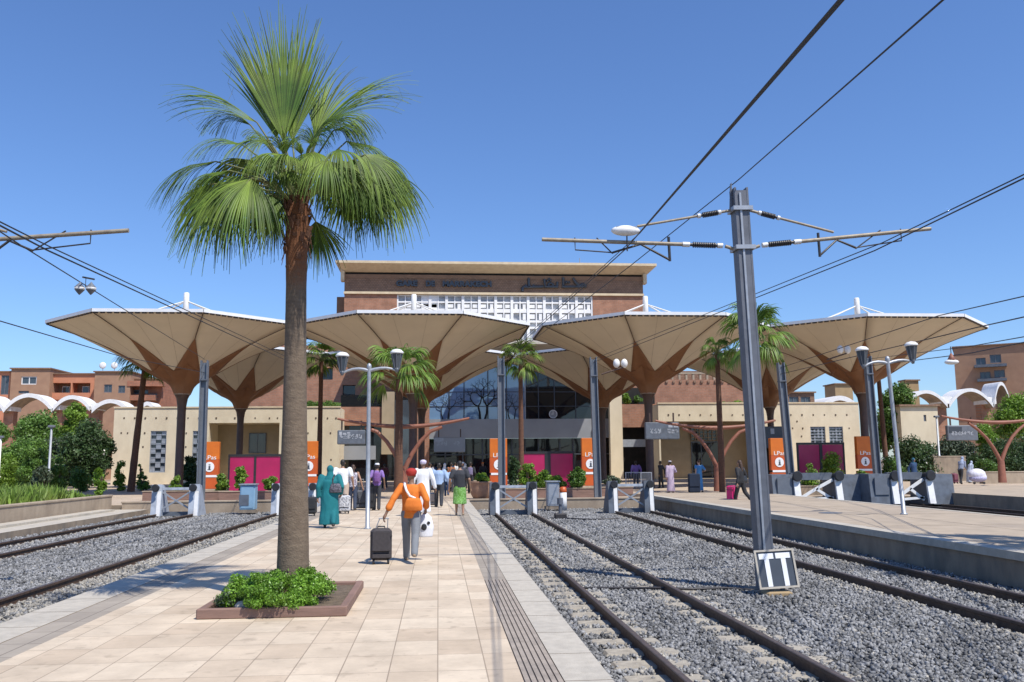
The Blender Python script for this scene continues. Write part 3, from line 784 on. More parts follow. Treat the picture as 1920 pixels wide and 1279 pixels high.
sb(MB().box(AX(1290,Yc+3),AX(1354,Yc+3),Yc+2.6,Yc+2.99,AZ(1320,801,Yc+3),AZ(1320,798,Yc+3)),"lintel",redsteel)

# ---------------------------------------------------------------- houses behind
def house(label,Y,px0,px1,ytop,m,wins,depth=9,loggias=(),tilt=0,cat="apartment building",zbase=0.,roofm=None,slope=0.):
    x0,x1=AX(px0,Y),AX(px1,Y); zt_=AZ((px0+px1)/2,ytop,Y); cx=(x0+x1)/2
    r=thing("apartment_building",label,cat,(cx,Y,0))
    b=MB(); ops=[]
    for w in wins: o=op(*w[:4],Y); ops.append((o[0]-cx,o[1]-cx,o[2],o[3],.22))
    for w in loggias: o=op(*w[:4],Y); ops.append((o[0]-cx,o[1]-cx,o[2],o[3],1.6,1))
    wall(b,x0-cx,x1-cx,zbase,zt_,0,ops,.22,0,0); shell(b,x0-cx,x1-cx,zbase,zt_,0,depth)
    b.build("wall",[m,dark_gap if False else brown_flat],r)
    MB().box(x0-cx-.15,x1-cx+.15,-.2,depth+.2,zt_+.002,zt_+.15).build("roof",roofm or brick_dark,r)
    for w,o in zip(wins,ops):
        f=MB(); a,b_,c,d=o[:4]
        f.box(a,a+.1,.08,.2,c,d).box(b_-.1,b_,.08,.2,c,d).box(a+.1,b_-.1,.08,.2,d-.1,d).box(a+.1,b_-.1,.08,.2,c,c+.1).box((a+b_)/2-.05,(a+b_)/2+.05,.09,.2,c+.1,d-.1)
        fo=f.build("window",white_paint if len(w)>4 else buffer_dark,r)
        MB().box(a+.1,b_-.1,.14,.18,c+.1,d-.1).build("pane",pane_m,fo)
    for w in loggias:
        o=op(*w[:4],Y); a,b_,c,d=o[0]-cx,o[1]-cx,o[2],o[3]
        MB().box(a,b_,-.12,.1,c-.1,c+.75).build("balcony",m,r)
        w_=(b_-a)
        f=MB().box(a+w_*.3,a+w_*.7,1.45,1.55,c,d-.3).build("window",white_paint,r)
        MB().box(a+w_*.34,a+w_*.66,1.40,1.44,c+.1,d-.4).build("pane",pane_m,f)
    return r,cx
Ya=112
house("brown apartment block with one wide window, at the left end of the terrace",Ya,14,88,692,render_brown,[(34,63,706,721,1),(30,50,733,738)])
house("pink apartment block with two loggias beside the plain brown block",Ya+1,88.5,172,702,render_pink,[],9,[(92,128,718,748),(131,165,718,748)])
house("brown apartment block with two small square windows behind the oleanders",Ya-1.5,172.5,240,698,render_brown,[(191,206,721,736),(218,231,723,737)])
r,cx=house("red brick apartment block with long balconies at the right end of the terrace",Ya,241,300,712,render_red,[(246,275,731,739),(274,292,738,744)])
MB().box(AX(243,Ya)-cx,AX(309,Ya)-cx,-1.6,-.01,AZ(270,726,Ya),AZ(270,716,Ya)).build("balcony",render_red,r)
MB().box(AX(243,Ya)-cx,AX(294,Ya)-cx,-1.2,-.01,AZ(270,752,Ya),AZ(270,742,Ya)).build("balcony",render_red,r)
house("dark glazed stair block cut by the left edge of the photo",Ya+.5,-60,13.5,698,render_pink,[(-4,11,704,740)])
o=thing("satellite_dish","pair of white satellite dishes on the brown terrace roof","satellite dish",(AX(181,Ya),Ya+1,AZ(181,697.5,Ya)+.28))
for dx in (0,1.4):
    MB().tube([(dx,0,0),(dx,0,.45)],.04,6).build("mount",galv,o)
    MB().ell((dx,-.12,.62),(.42,.12,.42),12).build("dish",white_paint,o)
def vaults(label,Y,spans,yspring,ypeak,th,depth,cols=(),zc=0):
    x0=AX(spans[0][0],Y); r=thing("vaulted_canopy",label,"canopy",(x0,Y,0))
    b=MB()
    for (pa,pb),ys,yp in zip(spans,yspring,ypeak):
        xa,xb=AX(pa,Y)-x0,AX(pb,Y)-x0; zs,zp=AZ(pa,ys,Y),AZ((pa+pb)/2,yp,Y); n=18
        up=[];lo=[]
        for k in range(n+1):
            t=k/n; u=2*t-1; z=zs+(zp-zs)*(1-abs(u)**2.1)
            up.append((xa+(xb-xa)*t,z)); lo.append((xa+(xb-xa)*t,z-th*(1+.25*abs(u))))
        for k in range(n):
            p,q,s,t_=up[k],up[k+1],lo[k],lo[k+1]
            b.add([(p[0],0,p[1]),(q[0],0,q[1]),(q[0],depth,q[1]),(p[0],depth,p[1])],[(0,1,2,3)],0,True)
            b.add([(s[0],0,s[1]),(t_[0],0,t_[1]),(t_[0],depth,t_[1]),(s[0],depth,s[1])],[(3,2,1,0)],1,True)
            b.add([(s[0],0,s[1]),(t_[0],0,t_[1]),(q[0],0,q[1]),(p[0],0,p[1])],[(0,1,2,3)],0)
            b.add([(s[0],depth,s[1]),(t_[0],depth,t_[1]),(q[0],depth,q[1]),(p[0],depth,p[1])],[(3,2,1,0)],0)
    b.build("vault",[white_paint,conc_wall],r)  # darker second material puts the soffit's shade into its colour
    for px,yt in cols:
        x=AX(px,Y)-x0; MB().box(x-.5,x+.5,1.2,2.2,0,AZ(px,yt,Y)).build("column",brick,r)
        MB().box(x-.6,x+.6,.3,depth-.3,AZ(px,yt,Y)+.002,AZ(px,yt,Y)+.7).build("capital",white_paint,r)
    return r
vaults("white scalloped vault canopy behind the green shrubs on the left",98,[(-60,4),(4,96),(97,166),(170,239),(262,286)],[764,765,762,766,762],[740,737.5,741,748.5,753],.42,3,[(4,770),(97,768),(168,768)])
vaults("white double vault canopy on brick columns right of the station",86,[(1702,1780),(1783,1866),(1868,1900)],[757,757,757],[731.5,728,716],.34,2.6,[(1781,756),(1865,757)])
vaults("small white vault peeping over the right cream wing",92,[(1543,1612)],[760],[742],.5,6)
r,cx=house("tall dark brown apartment tower with balcony windows at the right edge",96,1817,2030,645,render_brown,[(1853,1869,667,682),(1876,1894,662,678),(1858,1875,694,708),(1881,1898,692,706)],14)
MB().box(AX(1850,96)-cx,AX(1902,96)-cx,-.9,-.01,AZ(1875,686,96),AZ(1875,681,96)).build("balcony",buffer_dark,r)
MB().box(AX(1853,96)-cx,AX(1900,96)-cx,-.9,-.01,AZ(1878,713,96),AZ(1878,708,96)).build("balcony",buffer_dark,r)
r.rotation_euler.z=radians(-33)
house("square sandstone turret behind the right end column",106,1570,1603,721,sandstone,[],3,cat="turret")
house("second sandstone turret beside the right lamp post lantern",106,1704,1728,714,sandstone,[],1.5,cat="turret")
house("low dark roofed pavilion behind the right cream wing",93,1440,1530,737,brick_dark,[(1482,1500,744,757),(1504,1522,744,757)],6,cat="pavilion")
house("small cream kiosk block with two dark holes, among the oleanders",70,1690,1760,762,cream,[(1733,1738,778,790)],1.5,cat="kiosk")
r=conc_band("garden_wall","low grey stone garden wall under the oleanders on the far right",AX(1746,66),AX(1806,66),66,66.5,0,AZ(1770,855,66),conc_wall)
conc_band("bed_wall","low concrete kerb wall behind the right red-brown strut frame",AX(1835,58),AX(1990,58),58,58.4,0,AZ(1880,884,58),conc_tan)
# ---------------------------------------------------------------- umbrella canopies
def make_canopy():
    R=7.12; r0=.46; z0=6.05; ZR=10.0; Hh=ZR-z0
    T=math.tan(pi/8)
    # rib directions at the octagon's vertices
    ang=[pi/8+k*pi/4 for k in range(8)]
    RV=R/cos(pi/8)
    grib=lambda s:s**.60
    gmid=lambda s:s**.80
    def surf(k,u,s):
        """k: facet, u 0..1 across it, s 0..1 from neck to rim"""
        a0,a1=ang[k],ang[(k+1)%8]
        r=r0/cos(pi/8)+(RV-r0/cos(pi/8))*s
        x=(cos(a0)*(1-u)+cos(a1)*u)*r; y=(sin(a0)*(1-u)+sin(a1)*u)*r
        kk=1-(2*u-1)**2; kk*=.85*min(1,s*6)
        # the outer edge between two masts dips a little at the ends of each side
        return Vector((x,y,z0+Hh*(grib(s)*(1-kk)+gmid(s)*kk)))
    root=thing("umbrella_canopy","","canopy",(0,0,0))
    NS,NU=22,8
    mem=MB()
    for k in range(8):
        vs=[surf(k,i/NU,.16+.84*j/NS) for j in range(NS+1) for i in range(NU+1)]
        fs=[(j*(NU+1)+i,j*(NU+1)+i+1,(j+1)*(NU+1)+i+1,(j+1)*(NU+1)+i) for j in range(NS) for i in range(NU)]
        mem.add(vs,fs,0,True)
    for k in range(8):                                # stitched joints of the fabric panels
        for u in (.33,.67): mem.tube([surf(k,u,.25+.75*j/10)-Vector((0,0,.012)) for j in range(11)],.006,4,1,False)
    m_o=mem.build("membrane",[membrane,conc_tan],root)
    md=m_o.modifiers.new("thickness",'SOLIDIFY'); md.thickness=.015; md.offset=1
    # seams
    sm=MB()
    for k in range(8):
        MB().tube([surf(k,0,.5+.5*j/8)-Vector((0,0,.03)) for j in range(9)],.022,5).build("seam",column_m,root)
    # brown cone that splits into eight pointed ribs lying under the membrane
    cone=MB(); prof=[]
    n=10
    for k in range(8):
        vs=[surf(k,i/6,.23*j/n)-Vector((0,0,.035)) for j in range(n+1) for i in range(7)]
        fs=[(j*7+i,j*7+i+1,(j+1)*7+i+1,(j+1)*7+i) for j in range(n) for i in range(6)]
        cone.add(vs,fs,0,True)
    cone.build("cone",rib_m,root)
    for k in range(8):
        rb=MB(); vs=[];NN=16
        for j in range(NN+1):
            t=j/NN; s=.229+.37*t
            r=RV*s; half=(1-t)**1.1*.5*(.229/s)**.8
            # half: share of each neighbouring facet covered by the rib
            pts=[surf((k-1)%8,1-half*.999,s),surf((k-1)%8,1-half*.5,s),surf(k,0,s),surf(k,half*.5,s),surf(k,half*.999,s)]
            dn=Vector((0,0,.04))
            vs+=[p-dn for p in pts]
        fs=[(j*5+i,j*5+i+1,(j+1)*5+i+1,(j+1)*5+i) for j in range(NN) for i in range(4)]
        rb.add(vs,fs,0,True)
        o=rb.build("rib",rib_m,root); mo=o.modifiers.new("thickness",'SOLIDIFY'); mo.thickness=.03; mo.offset=0
    # rim
    rim=MB(); lace=MB()
    for k in range(8):
        P=[surf(k,i/12,1.0) for i in range(13)]
        for i in range(12):
            a,b=P[i],P[i+1]; d=(b-a).normalized(); nrm=Vector((d.y,-d.x,0)).normalized()
            rim.add([a+nrm*.05-Vector((0,0,.02)),b+nrm*.05-Vector((0,0,.02)),b+nrm*.05+Vector((0,0,.16)),a+nrm*.05+Vector((0,0,.16)),
                     a-nrm*.05-Vector((0,0,.02)),b-nrm*.05-Vector((0,0,.02)),b-nrm*.05+Vector((0,0,.16)),a-nrm*.05+Vector((0,0,.16))],
                    [(0,1,2,3),(7,6,5,4),(3,2,6,7),(0,4,5,1)],0)
        m=16
        for i in range(m):
            a=surf(k,(i+.12)/m,.996)-Vector((0,0,.045)); b=surf(k,(i+.80)/m,.996)-Vector((0,0,.045)); lace.beam(a,b,.06,.09)
    rim.build("rim",rim_white,root); lace.build("lacing",lace_m,root)
    # column with flared head
    cl=MB().lathe([(.30,0),(.30,.05),(.26,.12),(.255,4.9),(.27,5.3),(.34,5.75),(.45,5.98),(.47,6.0),(.47,6.03)],(0,0,0),16)
    cl.build("column",column_m,root)
    MB().lathe([(.49,6.0),(.50,6.0),(.50,6.05),(.49,6.05)],(0,0,0),16,0,False).build("collar",conc_tan,root)
    # mast above with cables to the corners
    MB().lathe([(.15,6.1),(.15,11.0),(.19,11.05),(.17,12.35),(.13,12.42),(.01,12.44)],(0,0,0),12).build("mast",white_paint,root)
    for k in (0,3,4,7):
        top=Vector((0,0,11.9)); e=surf(k,0,.97); cbm=MB()
        cbm.tube([top+(e-top)*t-Vector((0,0,.35*sin(pi*t))) for t in (0,.25,.5,.75,1)],.045,5)
        cbm.build("stay_cable",white_paint,root)
    return root
canopy=make_canopy()
CF_X=[-15.8,-1.6,13.48,27.85]; CB_X=[-15.5,-1.35,13.25,27.3]
names_f=["cream umbrella canopy at the far left of the front row, before the green shrubs","cream umbrella canopy behind the big palm crown, second of the front row",
 "cream umbrella canopy right of the hall, third of the front row, by the steel mast","cream umbrella canopy at the right end of the front row, with dashed lacing"]
names_b=["shaded umbrella canopy of the back row, at the recess of the left cream wing","shaded umbrella canopy of the back row, before the left half of the glass hall",
 "shaded umbrella canopy of the back row, at the right end of the glass hall","shaded umbrella canopy of the back row, before the right cream wing"]
for i,x in enumerate(CF_X):
    o=canopy if i==0 else dup(canopy,(0,0,0))
    o.location=(x,56,0); o['label']=names_f[i]; o['group']="umbrella canopies before the station"
for i,x in enumerate(CB_X):
    o=dup(canopy,(x,71,0),0,names_b[i],"umbrella canopies before the station")
# twin spotlights under canopies
def spot(px,py,Y,label):
    r=thing("spotlight",label,"spotlight",at(px,py,Y))
    MB().tube([(-1.1,0,-.55),(.25,0,-.12)],.05,6).build("arm",column_m,r)
    for dx in (-.22,.24): MB().ell((dx,0,.08),(.2,.2,.27),10).build("lamp_head",white_paint,r)
    return r
spot(1163,684,49.9,"pair of white spotlights before the third front canopy column"); spot(1582,658,51,"pair of white spotlights below the right end canopy")

# ---------------------------------------------------------------- catenary masts and wires
MX,MY=5.31,14.35
mast=thing("catenary_mast","dark blue-grey steel catenary mast with two bracket arms, rising from gravel by the TT sign","mast",(MX,MY,-.4))
H=6.75
pm=MB()
for sx in (-1,1): pm.box(sx*.105-.016,sx*.105+.016,-.13,.13,.0,H)
pm.box(-.0885,.0885,-.126,.012,0,H-.05)
pm.prism([(-.18,H-.35),(-.122,H-.35),(-.122,H+.12),(-.14,H+.1)],'y',-.02,.02)
pm.build("post",steel_mast,mast)
MB().box(-.05,-.015,-.15,-.1265,.35,H-.1).build("conduit",galv,mast)
MB().bbox(-.3,.3,-.3,.3,-.15,.06,.03).build("footing",conc_wall,mast)
for z in (5.70,6.38):
  bd=MB(); bd.box(-.17,.17,-.175,-.152,z-.035,z+.035).box(-.17,.17,.135,.16,z-.035,z+.035).box(-.17,-.145,-.152,.135,z-.035,z+.035).box(.145,.17,-.152,.135,z-.035,z+.035)
  bd.build("clamp_band",galv,mast)
def arm(side,L,ztip,sx,sz_,low):
    s=side
    z0=5.70
    a=MB().tube([(s*.16,0,z0),(s*.30,0,z0+.05)],.03,6)
    e=lambda t:Vector((s*(.35+(L-.35)*t),0,z0+.06+(ztip-z0-.06)*t))
    a.tube([e(.22),e(1)],.034,8)
    o=a.build("bracket_arm",arm_m,mast)
    i=MB().tube([e(.015),e(.21)],.028,8,0)
    for k in range(11): i.tube([e(.04+.012*k),e(.045+.012*k)],.052,8,0)
    i.build("insulator",insul,mast)
    MB().tube([e(.0),e(.03)],.045,8).tube([e(.185),e(.225)],.045,8).build("insulator_cap",porcelain,mast)
    t0=Vector((s*.16,0,6.38)); t1=Vector((s*sx,0,sz_)); q=lambda t:t0+(t1-t0)*t
    st=MB().tube([q(0),q(.12)],.025,6).tube([q(.34),q(1)],.022,6); st.build("stay_tube",arm_m,mast)
    i=MB().tube([q(.12),q(.34)],.026,8)
    for k in range(9): i.tube([q(.15+.018*k),q(.158+.018*k)],.05,8)
    i.build("insulator",insul,mast)
    MB().tube([q(.11),q(.14)],.042,8).tube([q(.33),q(.36)],.042,8).build("insulator_cap",porcelain,mast)
    # registration arm and droppers
    wx=low[0]; wz=low[1]
    f=MB(); d0=e(.30 if s<0 else .33)
    f.tube([d0+Vector((0,0,.12)),d0-Vector((0,0,.30))],.025,6)
    f.tube([d0-Vector((0,0,.28)),Vector(((d0.x+s*wx)/2,0,wz+.16)),Vector((s*wx,0,wz+.02))],.02,6)
    d1=e(.82); f.tube([d1+Vector((0,0,.05)),d1-Vector((0,0,.16)),Vector((s*wx,0,wz+.02))],.012,5)
    d2=e(.70); f.tube([d2+Vector((0,0,.06)),Vector((s*wx,0,wz))],.012,5)
    f.build("registration_arm",insul,mast)
LL,LR=MX-AX(1037,MY),AX(1788,MY)-MX
arm(-1,LL,AZ(1037,440,MY)+.4,MX-AX(1222,MY),AZ(1222,420,MY)+.4,(MX-AX(1172,MY),AZ(1172,470,MY)+.4))
arm(1,LR,AZ(1788,438,MY)+.4,AX(1600,MY)-MX,AZ(1600,440,MY)+.4,(AX(1640,MY)-MX,AZ(1640,472,MY)+.4))
mast2=dup(mast,(AX(222,13.4)-LR,13.4,-.4+AZ(222,432,13.4)-AZ(1788,438,MY)),0,"steel bracket mast out of the left edge, its weathered arm reaching into view")
mast.rotation_euler.y=radians(-1.4)
# anchor masts behind the buffers
def anchor(pxt,pyt,pxb,pyb,Y,label):
    b_=at(pxb,pyb,Y); t_=at(pxt,pyt,Y); zt_=t_.z; k_=(t_.x-b_.x)/(t_.z-b_.z); x=b_.x-k_*(b_.z+.5); lean=math.atan(k_)
    r=thing("anchor_mast",label,"mast",(x,Y,-.5),0,"grey anchor masts behind the buffers")
    h=zt_+.5; b=MB()
    for s in (-1,1): b.box(s*.14-.022,s*.14+.022,-.14,.14,0,h)
    b.box(-.118,.118,-.014,.014,0,h-.1)
    b.build("post",steel_grey,r)
    MB().box(-.17,.17,-.17,.17,h-.92,h-.86).build("clamp_band",steel_mast,r)
    MB().bbox(-.32,.32,-.32,.32,0,.22,.03).build("footing",conc_wall,r)
    r.rotation_euler.y=lean
    return Vector((t_.x,Y,zt_-.25))
A1=anchor(384,676,377,900,40.6,"grey anchor mast on the left, rising past the orange totem by the buffers")
A2=anchor(560,676,560,900,40.6,"grey anchor mast hidden behind the big palm trunk")
A3=anchor(939,668,941,900,41.2,"grey anchor mast before the broad pink panels and glass hall")
A4=anchor(1112,670,1120,900,41.2,"grey anchor mast with a leaning top, right of the pink panels")
A5=anchor(1463,680,1482,890,40.9,"grey anchor mast behind the orange totem on the right platform side")
A6=anchor(1626,668,1643,865,42,"grey anchor mast at the right end column, behind the lamp post")
def ext(a,b,Y):   # continue the line a->b to depth Y
    a,b=Vector(a),Vector(b); return a+(b-a)*((Y-a.y)/(b.y-a.y))
def wire(name,label,pts,r,sag=0.0):
    P=[]
    for a,b in zip(pts[:-1],pts[1:]):
        a,b=Vector(a),Vector(b)
        for k in range(12):
            t=k/12; P.append(a+(b-a)*t-Vector((0,0,sag*4*t*(1-t))))
    P.append(Vector(pts[-1])); P.append(ext(pts[-2],pts[-1],-14))   # the wires run on behind the camera
    return tag(MB().tube(P,r,6).build(name,wire_m),label,"overhead wire")
def thru(pA,pxB,pyB,Yb): return at(pxB,pyB,Yb)
W1=at(1172,468,14.35)
wire("contact_wire","thick contact wire rising over the first right-hand track to the top edge",[A3,W1,at(1574,0,4.35)],.0095)
wire("messenger_wire","thin wire beside the contact wire, clamped on the left bracket arm",[A3+Vector((0,0,.12)),at(1200,437,14.35),at(1581,0,4.4)],.0075)
wire("feeder_wire","thin feeder wire passing the mast top towards the upper right corner",[A3+Vector((0,0,-.15)),at(1180,500,18),at(1386,336,14.35),at(1768,0,6)],.009)
W2=at(1640,470,14.35)
wire("contact_wire","contact wire clamped on the right bracket arm of the tall steel mast",[A4,W2,at(1935,327,9.5)],.0105)
wire("messenger_wire","upper twin of the wire clamped on the right bracket arm",[A4+Vector((0,0,.15)),at(1655,455,14.35),at(1935,320,9.5)],.009)
wire("contact_wire","upper of the wires sloping down to the right end canopy",[A5,at(1760,592,23),at(1940,551,16)],.013)
wire("contact_wire","wire just below the tip of the right end canopy, sloping up to the right edge",[A5+Vector((0,0,-.3)),at(1845,611,20),at(1940,590,15)],.014)
wire("contact_wire","thin wire before the brown tower, upper one",[A6+Vector((.0,0,.1)),at(1816,650,24),at(1940,628,17)],.012)
wire("contact_wire","thick wire before the brown tower carrying a small red and white lamp",[A6+Vector((0,0,-.25)),at(1816,663,24),at(1940,638,17)],.015)
W3=at(88,469,13.4)
wire("contact_wire","contact wire clamped under the left bracket arm, sloping to the palm",[A2,W3,at(-40,402,10.4)],.0125)
wire("messenger_wire","upper twin of the wire under the left bracket arm",[A2+Vector((0,0,.16)),at(92,462,13.4),at(-40,396,10.4)],.010)
wire("contact_wire","thin wire from the left edge towards the grey mast by the orange totem",[A1+Vector((0,0,.3)),at(36,458,13.4),at(-40,408,11)],.010)
wire("contact_wire","low wire at the left edge sloping down to the left palm",[A1+Vector((0,0,-.3)),at(225,668,28),at(0,602,18),at(-60,583,15)],.012)
# lamps hanging on the wires
def twin_lamp(px,py,Y,s,label):
    r=thing("wire_lamp",label,"lamp",at(px,py,Y))
    b=MB(); c=MB()
    for dx in (-.5,.5):
        b.lathe([(.02*s,.62*s),(.10*s,.5*s),(.46*s,.1*s)],(dx*s,0,0),10,0,False); b.lathe([(.44*s,-.12*s),(.12*s,-.5*s),(.02*s,-.6*s)],(dx*s,0,0),10,0,False)
        c.lathe([(.42*s,-.12*s),(.47*s,0),(.44*s,.1*s)],(dx*s,0,0),10,0,False)
    b.build("hood",steel_grey,r); c.build("lens",white_paint,r)
    MB().beam((-.3*s,0,1.05*s),(.75*s,0,.85*s),.16*s,.14*s).tube([(0,0,.1*s),(0,0,1.0*s)],.03*s,5).build("hanger",insul,r)
twin_lamp(160,541,15.1,.185,"pair of diamond shaped lamps hanging under the left wires")
r=thing("wire_lamp","small red and white lamp hanging before the brown tower","lamp",at(1784,674,22))
MB().lathe([(.02,.16),(.10,.0),(.09,-.04)],(0,0,0),8).build("hood",redsteel,r)
MB().ell((0,0,-.07),(.2,.12,.07),10).build("lens",white_paint,r); MB().tube([(0,0,.1),(0,0,.34)],.012,5).build("hanger",insul,r)
# street light beyond the left bracket arm
r=thing("floodlight","white slipper shaped floodlight clamped above the left bracket arm","floodlight",at(1173,436,14.25))
MB().ell((0,0,.03),(.25,.10,.09),14).build("housing",white_paint,r)
MB().box(-.16,.18,-.06,.06,.07,.095).build("mount",galv,r); MB().tube([(.02,0,-.32),(.02,0,-.02)],.012,6).build("hanger",insul,r)
# TT board
r=thing("track_sign","tilted dark board with two white T letters at the steel mast foot","sign",(5.30,13.85,-.4))
Rt=Matrix.Rotation(radians(-2.5),3,'Y')@Matrix.Rotation(radians(-14),3,'X')
S=Rt@Matrix.Identity(3)
def tb_(cx,cz,w,h,y,d,mb,m=0): mb.obox(Rt@Vector((cx,y,cz))+Vector((.0,0,.42)),w,d,h,Rt,m)
b=MB(); tb_(0,0,.58,.54,0,.02,b); b.build("board",sign_dark,r)
b=MB()
tb_(0,.285,.64,.03,-.012,.035,b); tb_(0,-.285,.64,.03,-.012,.035,b); tb_(-.305,0,.03,.54,-.012,.035,b); tb_(.305,0,.03,.54,-.012,.035,b)
b.build("frame",conc_light,r)
b=MB()
for cx in (-.135,.135): tb_(cx,.20,.235,.085,-.015,.01,b); tb_(cx+.0,-.055,.075,.42,-.0155,.01,b)
b.build("letters",sign_white,r)
MB().box(-.12,-.06,.03,.08,0,.4).box(.08,.14,.03,.08,0,.4).build("leg",steel_mast,r)
MB().bbox(-.2,.22,-.1,.2,-.02,.09,.03).build("footing",sandstone,r)
# ---------------------------------------------------------------- lamp posts
def lamp_post(base,top_px,label,lean):
    r=thing("lamp_post",label,"lamp post",base)
    h=4.25
    MB().lathe([(.10,0),(.10,.03),(.058,.05),(.055,2.0),(.05,h-.05),(.055,h),(.07,h+.05),(.05,h+.12),(.01,h+.15)],(0,0,0),12).build("pole",galv,r)
    for s,L,dz in ((-1,.72,-.14),(1,.74,-.06)):
        P=[Vector((s*L*t,0,h-.06+.10*sin(pi*t*.75)+dz*t*t)) for t in (0,.2,.4,.6,.8,1)]
        MB().tube(P,[.045,.045,.04,.036,.032,.028],8).build("arm",galv,r)
        e=P[-1]; ln=thing  # lantern: glass cup, frame, cap
        c=MB().lathe([(.045,.02),(.075,.06),(.155,.46)],e,8,0,False); lo=c.build("lantern",pane_m,r)
        f=MB()
        for k in range(8):
            a=2*pi*k/8; f.beam(e+Vector((.075*cos(a),.075*sin(a),.05)),e+Vector((.158*cos(a),.158*sin(a),.46)),.014,.014)
        f.lathe([(.035,-.05),(.05,.0),(.08,.06),(.03,.065)],e,8)
        f.build("frame",steel_grey,lo)
        MB().lathe([(.05,.30),(.07,.34),(.07,.44),(.02,.45)],e,8).build("reflector",sign_dark,lo)
        MB().lathe([(.17,.455),(.185,.47),(.18,.50),(.12,.56),(.02,.585)],e,10).build("cap",white_paint,lo)
    r.rotation_euler.y=lean
    return r
lamp_post((*gp(689,992,0).xy,0),None,"slim grey lamp post with two lanterns on the tiled platform",radians(-.2))
lp2=lamp_post((*gp(1695,965,.2).xy,.2),None,"slim grey lamp post with two lanterns on the bare right platform",radians(-2.4))
# ---------------------------------------------------------------- red-brown strut frames
def strut_frame(base,label,W=3.55,hb=3.75):
    r=thing("strut_frame",label,"strut frame",base,0,"red-brown strut frames")
    MB().tube([(0,0,0),(0,0,.5),(0,0,1.35)],[.27,.24,.21],10,0,True,True,.75).build("base_post",redsteel,r)
    for s in (-1,1):
        P=[Vector((s*x,0,z)) for x,z in ((.03,1.3),(.22,1.75),(.45,2.2),(.85,2.8),(1.35,3.3),(1.95,hb-.02))]
        MB().tube(P,[.13,.12,.11,.10,.095,.085],8).build("strut",redsteel,r)
    P=[Vector((W*t,0,hb+.42*abs(t)**1.8)) for t in np.linspace(-1,1,17)]
    MB().tube(P,[.06+.06*(1-abs(t)) for t in np.linspace(-1,1,17)],8).build("top_beam",redsteel,r)
    return r
strut_frame((AX(757,45.5),45.5,0),"curved red-brown strut frame above the crowd, behind the middle palm",3.35,3.55)
strut_frame((*gp(1347,921,0).xy,0),"curved red-brown strut frame beside the blue dressed woman, left of the steel mast",3.5,3.55)
strut_frame((*gp(1880,905,.2).xy,.2),"curved red-brown strut frame at the right edge before the hedge",3.7,3.75)
# ---------------------------------------------------------------- orange totems
def totem(px,Y,label,words,z0=0,h=3.0,rot=0.0):
    w=.98
    r=thing("information_totem",label,"totem",(AX(px,Y),Y,z0),rot,"orange information totems")
    MB().bbox(-.5,.5,-.28,.28,0,.34,.03).build("plinth",conc_tan,r)
    MB().bbox(-w/2,w/2,-.17,.17,.345,1.0,.015).box(-w/2,w/2,-.17,.17,1.12,1.999).build("lower_panel",orange_red,r)
    MB().bbox(-w/2,w/2,-.17,.17,2.0,h,.015).build("upper_panel",orange_m,r)
    b=MB().box(-w/2+.06,w/2-.03,-.19,-.171,1.0,1.12)
    text_faces(b,words,.34,(-.30,-.178,2.0),(1,0,0),(0,0,1),.02,0,'LEFT',.66)
    b.build("lettering",sign_white,r)
    d=MB().lathe([(.001,0),(.27,0),(.27,.02),(.001,.02)],(0,0,0),20,0,False); d.v=[(x,-.172-z,y*1.05+1.58) for x,y,z in d.v]
    d.build("disc",sign_white,r)
    i=MB(); text_faces(i,"i",.48,(-.05,-.197,1.42),(1,0,0),(0,0,1),.01,0,'LEFT',.12)
    i.box(-.1,.1,-.197,-.193,1.40,1.44).build("icon",sign_dark,r)
    return r
totem(397,52,"orange totem with white disc beside the leftmost grey mast and planter","LPas")
totem(581,52,"orange totem half hidden behind the big palm trunk","LPas")
totem(934,50.5,"orange totem left of the broad pink panels, behind the slim grey mast","LPas",0,3.05)
totem(1105,50.5,"orange totem right of the broad pink panels","LPas",0,3.05)
totem(1456,51.5,"orange totem with white disc between the steel mast and the slate buffer","LPas")
totem(1616,54,"orange totem with white disc before the right end canopy column","LPas",0,3.15)
# ---------------------------------------------------------------- pink panels
def pink_panel(px,Y,label,w=1.42,h=2.05,z0=.15,gap=.12):
    r=thing("advert_panel",label,"advert panel",(AX(px,Y),Y,0),0,"double magenta advert panels")
    b=MB(); W=2*w+gap
    b.box(-W/2-.1,W/2+.1,-.08,.08,z0+h,z0+h+.14).box(-W/2-.1,-W/2,-.07,.07,0,z0+h).box(W/2,W/2+.1,-.07,.07,0,z0+h).box(-gap/2,gap/2,-.07,.07,0,z0+h).box(-W/2,-gap/2,-.07,.07,z0-.1,z0).box(gap/2,W/2,-.07,.07,z0-.1,z0)
    b.build("frame",blackish,r)
    for s in (-1,1): MB().box(min(s*gap/2,s*W/2)+.004,max(s*gap/2,s*W/2)-.004,-.04,.04,z0+.004,z0+h-.004).build("panel",pink_m,r)
    return r
pink_panel(481,53,"double magenta advert panel left of the big palm trunk",1.38,2.15,.0)
pink_panel(1026,53.5,"double magenta advert panel before the glass hall",1.36,2.2,.0,.35)
pink_panel(1536,57,"double magenta advert panel before the lattice windows of the right wing",1.42,2.1,.6,.2)
